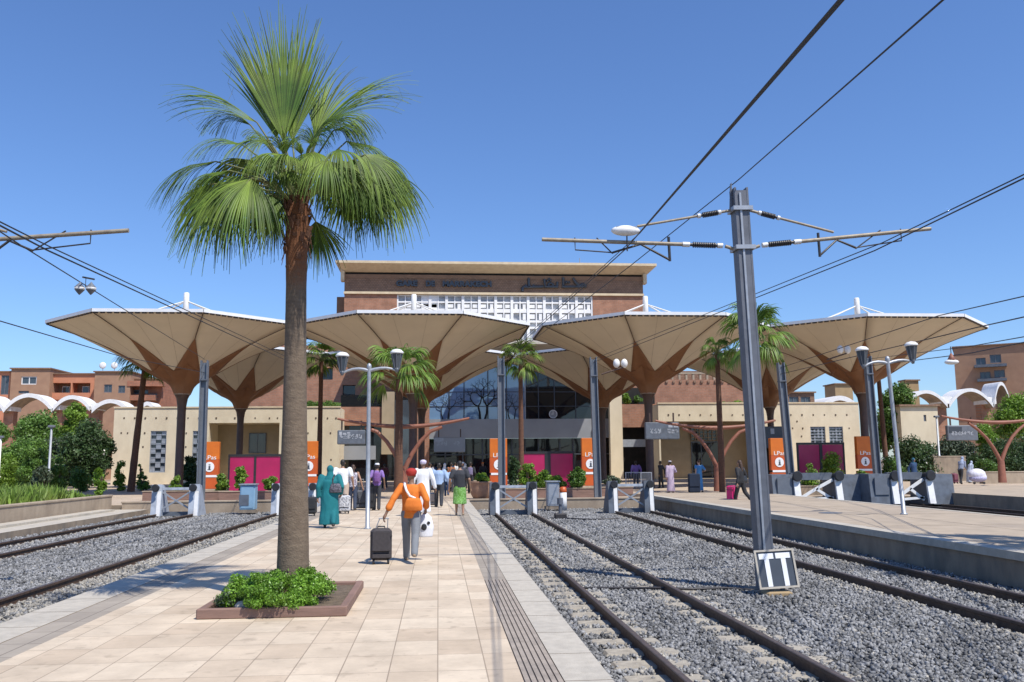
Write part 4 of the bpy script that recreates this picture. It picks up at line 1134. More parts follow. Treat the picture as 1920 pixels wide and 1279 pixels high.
# ---------------------------------------------------------------- departure boards
def board(px,py,Y,w,h,label,bits,words=None,post=True,col=None):
    c=at(px,py,Y); r=thing("departure_board",label,"information board",c)
    MB().bbox(-w/2,w/2,-.14,.14,-h/2,h/2,.04).build("housing",col or buffer_dark,r)
    b=MB()
    for x0,x1,z0,z1 in bits: b.box(x0*w/2,x1*w/2,-.155,-.141,z0*h/2,z1*h/2)
    for x0,x1,z,s in (words or []):                     # rows of dot-matrix display characters
        x=x0*w/2
        while x<x1*w/2:
            for i in range(3):
                for j in range(5):
                    if random.random()<.62: b.box(x+i*s*.22,x+i*s*.22+s*.2,-.152,-.141,z*h/2+j*s*.2,z*h/2+j*s*.2+s*.18)
            x+=s*.85
    b.build("display",display_m,r)
    MB().box(-.9*w/2,-.02*w,-.148,-.1405,-.0*h,.4*h).build("screen",sign_dark,r) if not bits else None
    hz=MB()
    for s in (-.35,.35): hz.box(s*w-.04,s*w+.04,-.04,.04,h/2,h/2+.55)
    hz.build("hanger",column_m,r)
    return r
board(659,820,52,1.6,.82,"dark departure board with white blocks by the left cream wing",[(-.86,-.66,.30,.78),(-.6,-.36,.34,.62),(-.3,-.08,.5,.72)],[(-.82,-.12,-.2,.26),(0,.8,-.2,.26)])
board(1241,808,50.5,2.0,.98,"blue-grey departure board hanging by the third canopy column",[(.35,.6,.38,.68),(.66,.92,.38,.68)],[(-.72,-.05,-.3,.27),(.3,.85,-.3,.27)])
board(843,834,60,2.1,1.0,"grey departure board under the glass hall fascia",[(-.95,-.4,.42,.9)],[(-.8,-.3,-.1,.28),(.25,.65,-.1,.28)],True,glass_grey)
board(1803,812,56,2.1,1.0,"grey departure board before the oleanders, left of the right strut frame",[],[(-.75,.7,-.3,.26)],True,steel_grey)
board(1447,820,60,2.4,1.5,"dark display case on the wall behind the steel mast",[(-.1,.12,.3,.8)],None,True,sign_dark)
# ---------------------------------------------------------------- buffer stops
def make_buffer(slate=False):
    r=thing("buffer_stop","","buffer stop",(0,0,0))
    bm=buffer_dark if slate else buffer_m
    for s in (-1,1):
        x=s*.74
        MB().prism([(-.16,0),(1.15,0),(.30,1.22),(-.02,1.28)],'x',x-.2,x+.2).build("side_frame",bm,r)
        MB().prism([(-.185,.02),(-.162,.02),(-.03,1.0),(-.053,1.0)],'x',x+.02,x+.17).build("white_stripe",white_paint,r)
        b=MB(); pts=[(x,.1,1.14),(x,-.12,1.14),(x,-.3,1.14)]
        b.tube(pts,[.10,.10,.09],12); b.tube([(x,-.30,1.14),(x,-.35,1.14)],[.16,.13],14)
        b.build("buffer_head",blackish,r)
    MB().box(-.535,.535,.02,.12,1.05,1.15).build("cross_beam",buffer_m,r)
    d=MB()
    for s in (-1,1):
        d.beam((s*.56,.06,.28),(-s*.0,.06,.62),.06,.06); d.beam((s*.56,.05,.98),(0,.05,.62),.06,.06)
    d.build("brace",galv,r)
    MB().box(-.9,.9,.2,.5,0,.16).build("base_beam",buffer_dark,r)
    return r
bf=make_buffer(); bs=make_buffer(True)
def put(o,x,y,z,label): o.location=(x,y,z); o['label']=label; o['group']="buffer stops at the track ends"
cx=lambda t:(t[0]+t[1])/2
put(bf,cx(TL2),37.4,-.35,"pale buffer stop with black heads at the far left track end")
put(dup(bf,(0,0,0)),cx(TL1),37.2,-.35,"pale buffer stop half hidden by the big palm trunk")
put(bs,cx(T1),35.4,-.35,"slate buffer stop with white stripes at the end of the first right-hand track")
put(dup(bs,(0,0,0)),cx(T2),35.8,-.35,"slate buffer stop beside the curved right platform corner")
def big_buffer(x,y,label,W=2.1):
    r=thing("buffer_stop",label,"buffer stop",(x,y,-.3),0,"buffer stops at the track ends")
    MB().prism([(-.1,0),(1.5,0),(1.35,1.36),(.05,1.36)],'x',-W,-W+1.0).build("side_frame",buffer_dark,r)
    MB().prism([(-.1,0),(1.5,0),(1.35,1.33),(.05,1.33)],'x',W-1.25,W).build("side_frame",buffer_dark,r)
    MB().box(-W+.2,-W+.85,-.10,-.0,.45,1.2).build("grille",steel_grey,r)
    MB().box(-W+1.0,W-1.25,.3,.55,1.1,1.42).build("cross_beam",buffer_dark,r)
    for xx in (-W+1.1,W-1.15):
        MB().tube([(xx,.3,1.28),(xx,-.2,1.28)],.13,12).tube([(xx,-.2,1.28),(xx,-.27,1.28)],[.24,.2],14).build("buffer_head",blackish,r)
        MB().prism([(-.28,.05),(-.12,.05),(.02,1.1),(-.08,1.1)],'x',xx-.14,xx+.14).build("white_stripe",white_paint,r)
    d=MB(); d.beam((-W+1.2,.2,.2),(0,.2,.7),.1,.12); d.beam((W-1.3,.2,1.1),(0,.2,.7),.1,.12); d.beam((W-1.3,.2,.2),(0,.2,.7),.1,.12); d.beam((-W+1.2,.2,.2),(W-1.3,.2,.3),.1,.1)
    d.build("brace",white_paint,r)
    return r
big_buffer(AX(1527,39.2),39.2,"large slate buffer stop behind the right platform, beside the orange totem")
big_buffer(AX(1702,38.3),38.3,"large slate buffer stop at the far right track, behind the lamp post",1.95)
# ---------------------------------------------------------------- cabinets, pots, planters, benches
def cabinet(px,py,z,Y,w,h,m,label,vent=True):
    c=at(px,py,Y); r=thing("equipment_cabinet",label,"cabinet",(c.x,Y,z))
    MB().bbox(-w/2,w/2,-.3,.3,.12,h,.03).build("body",m,r)
    MB().box(-w/2+.06,w/2-.06,-.315,-.301,.2,h-.08).build("door",m,r)
    MB().box(-w/2-.06,w/2+.06,-.36,.36,0,.118).build("plinth",conc_wall,r)
    MB().box(-w/2-.04,w/2+.04,-.36,.36,h+.001,h+.05).build("roof",galv,r)
    if vent: MB().box(-w/2-.02,w*.12,-.33,-.316,.3,.75).build("vent",buffer_dark,r)
cabinet(466,940,-.3,38.6,.62,1.15,mat("sky_blue_cabinet",(.26,.42,.56),(.22,.37,.50),3,.5,dirt=(.15,.2,.24),damt=.3),"pale blue equipment cabinet before the low wall of the left tracks")
cabinet(1036,930,-.3,38.4,.52,1.15,galv,"narrow grey equipment cabinet between the two slate buffers",False)
r=thing("marker_post","short white and orange marker post beside the grey cabinet","marker post",(AX(1054,38.2),38.2,-.35))
MB().lathe([(.16,0),(.15,.75),(.12,.76)],(0,0,0),10).build("post",white_paint,r); MB().lathe([(.15,.762),(.16,.8),(.13,.98),(.02,1.0)],(0,0,0),10).build("cap",orange_red,r)
r=thing("signal_box","small dark trackside box with a bent stem on the gravel between buffers","signal",(AX(1048,33),33,-.4))
MB().bbox(-.22,.22,-.2,.2,0,.22,.03).build("base",insul,r); MB().tube([(0,0,.2),(0,0,.6)],.06,8).tube([(0,0,.55),(0,0,.78)],.11,8).build("stem",steel_mast,r)
def barrier(px,Y,label,w=.9):
    r=thing("crowd_barrier",label,"barrier",(AX(px,Y),Y,0),0,"grey barriers by the brown column")
    b=MB().box(-w/2,w/2,-.03,.03,1.0,1.05).box(-w/2,w/2,-.03,.03,.12,.17).box(-w/2,-w/2+.05,-.03,.03,0,1.0).box(w/2-.05,w/2,-.03,.03,0,1.0)
    b.build("frame",galv,r); g_=MB()
    for k in range(9): x=-w/2+.1+k*(w-.2)/8; g_.box(x-.015,x+.015,-.02,.02,.171,.999)
    g_.build("grille",steel_grey,r); MB().box(-w/2-.02,-w/2+.1,-.3,.3,0,.04).box(w/2-.1,w/2+.02,-.3,.3,0,.04).build("foot",galv,r)
barrier(1185,54,"grey crowd barrier left of the brown canopy column, nearer the hall",1.0); barrier(1209,53,"grey crowd barrier at the foot of the third canopy column",.7)
def pole(px,py0,py1,Y,label,r_=.06,m=galv,z=None):
    z0=AZ(px,py1,Y); h=AZ(px,py0,Y)-z0
    o=thing("slim_post",label,"post",(AX(px,Y),Y,z0))
    MB().lathe([(r_*1.6,0),(r_*1.6,.08),(r_,.1),(r_*.9,h)],(0,0,0),8).build("pole",m,o)
    MB().bbox(-.18,.18,-.12,.12,h,h+.14,.03).build("head",steel_grey,o)
pole(97,802,893,52,"slim grey post standing in the green shrubs on the left",.07)
pole(1757,783,856,62,"slim post beside the cream kiosk on the right",.07)
pole(2,822,896,52,"white gate post at the left edge by the light shrub",.1,white_paint)
# ---------------------------------------------------------------- leaves
def leaf_arrays(clumps,n_per,leaf,flat=.5,outward=.5,power=.55):
    Vs=[];C=[];vr=[]
    for c,r in clumps:
        n=int(n_per)
        d=rng.normal(size=(n,3)); d/=np.linalg.norm(d,axis=1)[:,None]
        rad=rng.random(n)**power
        P=np.array(c)+d*rad[:,None]*np.array(r)
        nrm=d*outward+rng.normal(size=(n,3))*.6; nrm/=np.linalg.norm(nrm,axis=1)[:,None]
        t=np.cross(nrm,rng.normal(size=(n,3))); t/=np.linalg.norm(t,axis=1)[:,None]+1e-9
        b=np.cross(nrm,t)
        L=leaf*rng.uniform(.6,1.3,n)
        Vs.append(np.stack([P-t*L[:,None]*.5,P+b*L[:,None]*flat*.5+nrm*L[:,None]*.08,P+t*L[:,None]*.5,P-b*L[:,None]*flat*.5+nrm*L[:,None]*.08],1))
        tone=rng.uniform(-.25,.25)
        vr.append(np.clip(rng.random(n)*.7+.15+tone,0,1))
    V=np.concatenate(Vs).reshape(-1,3); n=len(V)//4
    return V,np.arange(n*4).reshape(-1,4),np.concatenate(vr)
def clumps_in(c,r,n,size,low=-.6,jit=.35):
    out=[]
    for _ in range(n):
        while True:
            d=rng.normal(size=3); d/=np.linalg.norm(d)
            if d[2]>low: break
        k=rng.uniform(.45,1.0); s=size*rng.uniform(.6,1.35)
        out.append((np.array(c)+d*np.array(r)*k,(s,s,s*.8)))
    return out
def shrub(name,label,cat,base,r,n,size,n_per,leaf,m,group=None,stems=True,flowers=0,flat=.5,trunk=None):
    """bush or tree: clumps of leaves round an uneven crown, on stems or a trunk"""
    root=thing(name,label,cat,base,0,group)
    h=trunk or 0
    cl=clumps_in((0,0,h+r[2]*(.9 if not trunk else 1.0)),r,n,size,-.95 if not trunk else -.5)
    if not trunk:                                       # bushes stay full down to the ground
        cl=[((c[0],c[1],max(k[2]*.55,c[2])),k) for c,k in cl]
    V,Fq,vr=leaf_arrays(cl,n_per,leaf,flat)
    V[:,2]=np.maximum(V[:,2],.02)
    np_mesh("crown" if trunk else "foliage",V,Fq,m,vr,root)
    st=MB()
    if trunk:
        st.tube([(0,0,0),(.05,0,h*.6),(0.0,.05,h+r[2]*.7)],[.16,.12,.06],7)
        for k in range(6):
            a=random.uniform(0,6.28); st.tube([(.03,0,h*random.uniform(.6,.95)),(cos(a)*r[0]*.35,sin(a)*r[1]*.35,h+r[2]*.6),(cos(a)*r[0]*.7,sin(a)*r[1]*.7,h+r[2]*1.1)],[.07,.05,.02],5)
        st.build("trunk",bark,root)
    elif stems:
        for k in range(7):
            a=random.uniform(0,6.28); q=random.uniform(.2,.6)
            st.tube([(cos(a)*.08,sin(a)*.08,0),(cos(a)*r[0]*q*.5,sin(a)*r[1]*q*.5,r[2]*.6),(cos(a)*r[0]*q,sin(a)*r[1]*q,r[2]*1.3)],[.035,.025,.01],5)
        st.build("stem",bark,root)
    if flowers:
        fl=[(c,(s[0]*1.15,s[1]*1.15,s[2]*1.15)) for c,s in cl if random.random()<.5]
        if fl:
            V,Fq,vr=leaf_arrays(fl,max(2,flowers//len(fl)),leaf*.75,.9,1,.1); np_mesh("blossom",V,Fq,flower_white,vr,root)
    return root
def shrub_px(label,px0,px1,ytop,ybase,Y,m,name="shrub",cat="shrub",n=26,per=190,leaf=.16,fl=0,depth=1.0,group=None,trunk=None,zb=None,size=.42):
    x0,x1=AX(px0,Y),AX(px1,Y); c=(px0+px1)/2
    zb=AZ(c,ybase,Y) if zb is None else zb
    zt_=AZ(c,ytop,Y); hz=(zt_-zb-(trunk or 0))/2*.98; rx=(x1-x0)/2
    k=size*min(rx,max(hz,.1))
    return shrub(name,label,cat,((x0+x1)/2,Y,zb),(max(.05,rx-k*.75),max(.05,(rx-k*.5)*depth),max(.05,hz-k*.45)),n,k,per,leaf,m,group,True,fl,.5,trunk)
# left garden
G="shrubs of the left garden"
shrub_px("wide dark oleander mass directly left of the left cream wing",108,222,768,893,71,leaf_dark,"oleander",n=90,per=480,leaf=.24,fl=40,depth=.6,group=G,size=.4,zb=.1)
shrub_px("grey-green oleander with pale blossom beneath the white vaults",70,150,790,870,76,leaf_grey,"oleander",n=34,per=300,leaf=.24,fl=160,depth=.7,group=G,zb=.3)
shrub_px("flat topped light green tree below the big left vault",30,120,757,880,84,leaf_mid,"garden_tree","tree",n=70,per=460,leaf=.26,fl=0,depth=.8,group=G,zb=.2,trunk=1.6)
shrub_px("round yellow-green tree under the second white vault",112,172,748,880,86,leaf_light,"garden_tree","tree",n=50,per=420,leaf=.25,depth=.8,group=G,zb=.2,trunk=2.0)
shrub_px("bright clipped shrub nearest the left edge of the photo",-45,52,822,892,55,leaf_light,n=34,per=380,leaf=.15,depth=.8,group=G,zb=.3)
shrub_px("bright green shrub left of the slim grey post",30,100,820,890,54,leaf_mid,n=34,per=380,leaf=.14,depth=.8,group=G,zb=.3)
shrub_px("round green bush right of the slim grey post",90,138,850,895,56,leaf_mid,n=26,per=280,leaf=.13,depth=.9,group=G,zb=.1)
shrub_px("low green bush at the foot of the dark oleander",133,180,863,895,60,leaf_mid,n=22,per=240,leaf=.14,depth=.8,group=G,zb=0)
shrub_px("tall dark green tree at the far left edge below the vault",-60,22,775,880,80,leaf_mid,"garden_tree","tree",n=34,per=340,leaf=.26,depth=.8,group=G,zb=.2,trunk=2.5)
shrub_px("dry dark bush at the corner of the left cream wing",214,246,853,905,62,leaf_light,n=14,per=120,leaf=.2,depth=.8,group=G,zb=0)
shrub_px("slim potted shrub before the cream wall, right of the leaning palm",262,274,852,885,66,leaf_light,n=10,per=110,leaf=.13,group=G,zb=.4)
shrub_px("dark leafy bush between the left canopy column and the orange totem",343,380,845,905,66,leaf_dark,n=26,per=240,leaf=.2,group=G,zb=0)
shrub_px("reddish low bush beside the left canopy column",258,290,880,905,62,leaf_mid,n=12,per=110,leaf=.16,group=G,zb=0)
shrub_px("broad mid-green shrub bank under the big left vault",-20,118,802,885,66,leaf_mid,n=70,per=400,leaf=.2,depth=.5,group=G,zb=.1)
# right garden
G="shrubs of the right garden"
shrub_px("tall dense green tree behind the right lamp post lanterns",1636,1728,705,890,72,leaf_mid,"garden_tree","tree",n=70,per=430,leaf=.26,depth=.7,group=G,zb=0,trunk=1.0,size=.34)
shrub_px("dark oleander with white blossom beside the tall dense tree",1665,1755,795,890,67,leaf_dark,"oleander",n=44,per=340,leaf=.22,fl=120,depth=.7,group=G,zb=0)
shrub_px("grey-green oleander behind the low stone garden wall",1735,1830,800,885,70,leaf_grey,"oleander",n=44,per=320,leaf=.22,fl=60,depth=.6,group=G,zb=.3)
shrub_px("long dark hedge between the oleander and the right strut frame",1808,1990,795,892,68,leaf_dark,"hedge","hedge",n=70,per=380,leaf=.2,depth=.35,group=G,zb=0,size=.5)
shrub_px("yellow-green mound before the apartment tower at the right edge",1855,1995,715,850,78,leaf_light,"garden_tree","tree",n=60,per=430,leaf=.26,depth=.6,group=G,zb=1.0,trunk=1.5)
shrub_px("bright green clump above the dark right hedge",1815,1870,778,835,74,leaf_light,n=26,per=260,leaf=.2,depth=.8,group=G,zb=2.0)
shrub_px("low flowering rose bush right of the crouching travellers",1812,1868,852,886,61,leaf_mid,n=22,per=150,leaf=.14,fl=26,depth=.6,group=G,zb=.1)
shrub_px("low green bush at the foot of the right end column",1640,1690,845,885,60,leaf_mid,n=24,per=190,leaf=.15,fl=24,depth=.7,group=G,zb=.1)
# roof greenery
shrub_px("low clipped hedge on the roof edge of the left cream wing",540,655,748,766,84.5,leaf_mid,"roof_hedge","hedge",n=46,per=200,leaf=.14,depth=.18,zb=AZ(600,765,84.5),size=.85)
shrub_px("dry yellow-green creeper on the right brick wing roof edge",1350,1410,748,760,84.5,leaf_light,"roof_hedge","hedge",n=16,per=90,leaf=.14,depth=.3,zb=AZ(1380,759,84.5),size=.7)
shrub_px("leafy balcony plant with bright leaves left of the third canopy column",1166,1186,732,757,87.3,leaf_light,"balcony_plant","plant",n=14,per=110,leaf=.2,zb=AZ(1176,758,87.3))
shrub_px("smaller balcony plant right beside the third canopy column",1188,1206,735,757,87.3,leaf_mid,"balcony_plant","plant",n=12,per=90,leaf=.18,zb=AZ(1196,758,87.3))
# planters before the hall
def planter(px,Y,w,label,plants,z=0,m=wood_b,h=.42,d=.7):
    r=thing("planter_box",label,"planter",(AX(px,Y),Y,z))
    b=MB(); b.box(-w/2,w/2,-d/2,-d/2+.05,0,h).box(-w/2,w/2,d/2-.05,d/2,0,h).box(-w/2,-w/2+.05,-d/2+.05,d/2-.05,0,h).box(w/2-.05,w/2,-d/2+.05,d/2-.05,0,h)
    b.build("box",m,r); MB().box(-w/2+.05,w/2-.05,-d/2+.05,d/2-.05,.03,h-.05).build("soil",soil,r)
    MB().bbox(-w/2-.03,w/2+.03,-d/2-.03,-d/2+.08,h+.001,h+.05,.01).build("rim_board",conc_tan,r)
    for lab,px0,px1,yt,mm,n,leaf in plants:
        shrub_px(lab,px0,px1,yt,880,Y,mm,"potted_shrub","plant",n,120,leaf,zb=z+h-.06,group="shrubs in the planters")
    return r
planter(340,45,3.2,"long low planter before the left canopy column",[("bright shrub in the planter left of the leftmost grey mast",322,346,885,leaf_light,12,.12)])
planter(430,44,2.4,"low timber planter beside the left orange totem",[("leafy green shrub in the planter right of the left orange totem",405,436,880,leaf_light,18,.13)])
planter(478,43.5,3.0,"timber planter before the left magenta panels",[("tall thin shrub before the first left magenta panel",440,470,866,leaf_light,18,.13),("yellow-green shrub before the second left magenta panel",494,524,885,leaf_light,18,.12)])
planter(1015,43,5.4,"long timber planter before the broad magenta panels",[("tall dark shrub left of the broad magenta panels",948,975,840,leaf_dark,26,.16),("yellow-green shrub over the left broad magenta panel",972,1008,858,leaf_light,24,.13),("low green shrub under the gap of the magenta panels",1000,1034,868,leaf_light,22,.12),("dense green shrub right of the broad magenta panels",1062,1098,868,leaf_mid,34,.13),("small pinkish-green shrub under the right magenta panel",1030,1062,882,leaf_light,14,.12)])
planter(1150,44,1.7,"small planter of dry plants behind the right buffer stop",[("sparse dry shrub behind the right slate buffer stop",1128,1165,884,leaf_grey,14,.1)])
planter(1515,42.5,2.0,"grey planter by the large slate buffer",[("reddish-green spiky shrub before the right magenta panel",1492,1530,862,leaf_light,16,.12)],0,conc_wall)
planter(1556,54,1.4,"tall planter before the right lattice windows",[("leafy shrub hanging over the right magenta panel",1532,1578,840,leaf_light,26,.15)],.3,conc_wall)
planter(1608,43,1.2,"grey stone planter beneath the right orange totem",[("green shrub at the foot of the right orange totem",1590,1622,876,leaf_light,18,.12)],0,conc_wall)
# terracotta pot
r=thing("terracotta_pot","large round terracotta pot at the platform end by the slate buffer","pot",(AX(901,42.6),42.6,0))
MB().lathe([(.34,0),(.46,.2),(.52,.5),(.50,.72),(.54,.76),(.53,.82),(.42,.82),(.40,.7),(.01,.7)],(0,0,0),18).build("bowl",terracotta,r)
shrub_px("bushy green plant in the big terracotta pot",884,922,884,905,42.6,leaf_light,"potted_shrub","plant",26,150,.12,zb=.72,group="shrubs in the planters")
# grass
def grass(name,label,x0,x1,y0,y1,n,h,z,ph=None):
    P=np.stack([rng.uniform(x0,x1,n),rng.uniform(y0,y1,n),np.full(n,z)],1)
    hh=h*rng.uniform(.5,1.2,n)*(.7+.45*np.sin(P[:,0]*.8)*np.sin(P[:,1]*.6))
    a=rng.uniform(0,6.28,n); t=np.stack([np.cos(a),np.sin(a),0*a],1); w=.022*rng.uniform(.7,1.6,n)*max(1,h/.3)
    ln=rng.normal(0,.35,(n,3))*hh[:,None]; ln[:,2]=hh
    V=np.stack([P-t*w[:,None],P+t*w[:,None],P+ln*.6+t*w[:,None]*.6,P+ln],1)
    o=np_mesh(name,V.reshape(-1,3),np.arange(n*4).reshape(-1,4),grass_m,rng.random(n))
    return tag(o,label,"grass",None,"stuff")
grass("grass","tall green grass on the left bank behind the stained wall",-30,-14.5,20,38,48000,.66,.38)
grass("grass","low weeds on the bank end behind the stained wall",-19,-14.5,36,40,4200,.30,.38)
shrub_px("dry shrubby weeds along the grey post, left garden",60,110,862,900,50,leaf_grey,n=20,per=120,leaf=.2,depth=.7,zb=.35)
shrub_px("small palm-like seedling on the bank end by the path",182,206,866,930,41.5,leaf_light,"young_palm","plant",n=10,per=80,leaf=.3,zb=.3)
# ---------------------------------------------------------------- palms
def fan(out,Hp,d,n,L,S,ns,droop,split=.46,fold=.25,K=8,wob=.06):
    d=Vector(d).normalized(); n=Vector(n); n=(n-d*n.dot(d)).normalized(); t=n.cross(d)
    Hp=np.array(Hp); d,n,t=np.array(d),np.array(n),np.array(t)
    for i in range(ns):
        ph=-S+2*S*(i+.5)/ns+random.uniform(-.3,.3)*S/ns
        u=abs(ph/S)
        dr=np.cos(ph)*d+np.sin(ph)*t-n*fold*abs(np.sin(ph))*.6
        dr/=np.linalg.norm(dr)
        Li=L*(1-.22*u*u)*random.uniform(.80,1.14); dro=droop*random.uniform(.75,1.35)+random.uniform(0,.12)
        wob_=np.array([random.gauss(0,wob),random.gauss(0,wob),random.gauss(0,wob*.6)])
        p=Hp.copy(); wspl=Li*split*2*S/ns*.56; rowv=[]
        for k in range(K+1):
            s=k/K
            w=Li*s*2*S/ns*.56 if s<=split else wspl*max(0.0,1-((s-split)/(1-split)))**.75
            g=dro*max(0,(s-.28)/.72)**1.25*2.0
            v=dr+wob_*max(0,(s-split))*2+np.array([0,0,-g]); v/=np.linalg.norm(v)
            if k: p=p+v*(Li/K)
            side=np.cross(n,v); ln=np.linalg.norm(side); side=side/ln if ln>1e-5 else t
            up=np.cross(v,side)
            w=max(w,.0025)
            rowv.append((p-side*w,p+up*w*.55,p+side*w))
        out['rows'].append(np.array(rowv)); out['var'].append(random.random())
def fans_to_mesh(out,name,m,parent):
    V=[];Fq=[];vr=[];b=0
    for rows,v in zip(out['rows'],out['var']):
        K=len(rows)-1; V.append(rows.reshape(-1,3))
        for k in range(K):
            a=b+3*k
            Fq+=[(a,a+1,a+4,a+3),(a+1,a+2,a+5,a+4)]; vr+=[v,min(1,v+.08)]
        b+=3*(K+1)
    return np_mesh(name,np.concatenate(V),np.array(Fq),m,np.array(vr),parent)
# the big palm
PY=11.65; PX0=AX(549,PY)
palm=thing("palm_tree","tall fan palm with shaggy green crown growing from the square bed on the platform","palm",(PX0,PY,.02))
PO=Vector((PX0,PY,.02))
def pt(px,py,dy=0): return at(px,py,PY+dy)-PO
trm,nt,bb,_=new_mat("palm_trunk_bark")
tc=N(nt,"ShaderNodeTexCoord"); sep=N(nt,"ShaderNodeSeparateXYZ"); nt.links.new(tc.outputs['Object'],sep.inputs[0])
nz=N(nt,"ShaderNodeTexNoise"); nz.inputs['Scale'].default_value=9; nz.inputs['Detail'].default_value=8; nz.inputs['Roughness'].default_value=.7
mp=N(nt,"ShaderNodeMapping"); mp.inputs['Scale'].default_value=(1,1,1.6); nt.links.new(tc.outputs['Object'],mp.inputs[0]); nt.links.new(mp.outputs[0],nz.inputs[0])
wv=N(nt,"ShaderNodeTexWave"); wv.bands_direction='Z'; wv.inputs['Scale'].default_value=5.5; wv.inputs['Distortion'].default_value=2.5; wv.inputs['Detail'].default_value=3; nt.links.new(tc.outputs['Object'],wv.inputs[0])
c1=mixc(nt,ramp(nt,nz.outputs[0],.35,.65),(.13,.094,.065),(.20,.15,.103))
mulw=N(nt,"ShaderNodeMath",operation='MULTIPLY'); nt.links.new(wv.outputs['Fac'],mulw.inputs[0]); mulw.inputs[1].default_value=.22
c1=mixc(nt,mulw.outputs[0],c1,(.09,.07,.052))
addn=N(nt,"ShaderNodeMath",operation='MULTIPLY_ADD'); nt.links.new(nz.outputs[0],addn.inputs[0]); addn.inputs[1].default_value=.9; nt.links.new(sep.outputs[2],addn.inputs[2])
c2=mixc(nt,ramp(nt,addn.outputs[0],4.35,4.75),c1,(.175,.072,.032))
nt.links.new(c2,bb.inputs['Base Color']); bb.inputs['Roughness'].default_value=.95
nb_=N(nt,"ShaderNodeTexNoise"); nb_.inputs['Scale'].default_value=45; nb_.inputs['Detail'].default_value=6; nt.links.new(tc.outputs['Object'],nb_.inputs[0])
ad=N(nt,"ShaderNodeMath",operation='ADD'); nt.links.new(nb_.outputs[0],ad.inputs[0]); nt.links.new(nz.outputs[0],ad.inputs[1])
bp=N(nt,"ShaderNodeBump"); bp.inputs['Strength'].default_value=.7; bp.inputs['Distance'].default_value=.015; nt.links.new(ad.outputs[0],bp.inputs['Height']); nt.links.new(bp.outputs[0],bb.inputs['Normal'])
tr=MB(); pts=[];rad=[]
for py,w in ((1100,62),(1060,59.5),(1000,57),(900,52),(800,47),(700,43),(600,40.5),(540,39.5),(500,41),(440,44),(400,46),(370,42)):
    cx_=549+(1100-py)*.0115; p=pt(cx_,py); pts.append(p); rad.append(w/2*PY/F_PX*.96)
pts=[Vector((p.x,0,p.z)) for p in pts]; pts.insert(0,Vector((pts[0].x,0,0))); rad.insert(0,rad[0]*1.04)
P2=[];R2=[]
for i in range(len(pts)-1):
    for k in range(8):
        t=k/8; P2.append(pts[i].lerp(pts[i+1],t)); R2.append((rad[i]*(1-t)+rad[i+1]*t)*(1+random.uniform(-.006,.006)))
P2.append(pts[-1]); R2.append(rad[-1])
tr.tube(P2,R2,22); tr.build("trunk",trm,palm)
fb=MB()                                              # broken leaf bases and fibres below the crown
for k in range(46):
    z=pts[-1].z-.02-1.05*(k/46)*random.uniform(.6,1.1); a=k*2.4
    c=Vector((pts[-3].x+cos(a)*.15,sin(a)*.15,z)); o=Vector((cos(a),sin(a),0))
    L=random.uniform(.06,.2)*(1 if k<30 else .6)
    fb.beam(c,c+o*L*.35+Vector((0,0,L)),.06,.018)
    if k<34: fb.tube([c+o*.02,c+o*.06-Vector((0,0,random.uniform(.05,.2)))],[.008,.003],4)
fb.build("fibre_sheath",bark_red,palm)
C0=pt(557,378)
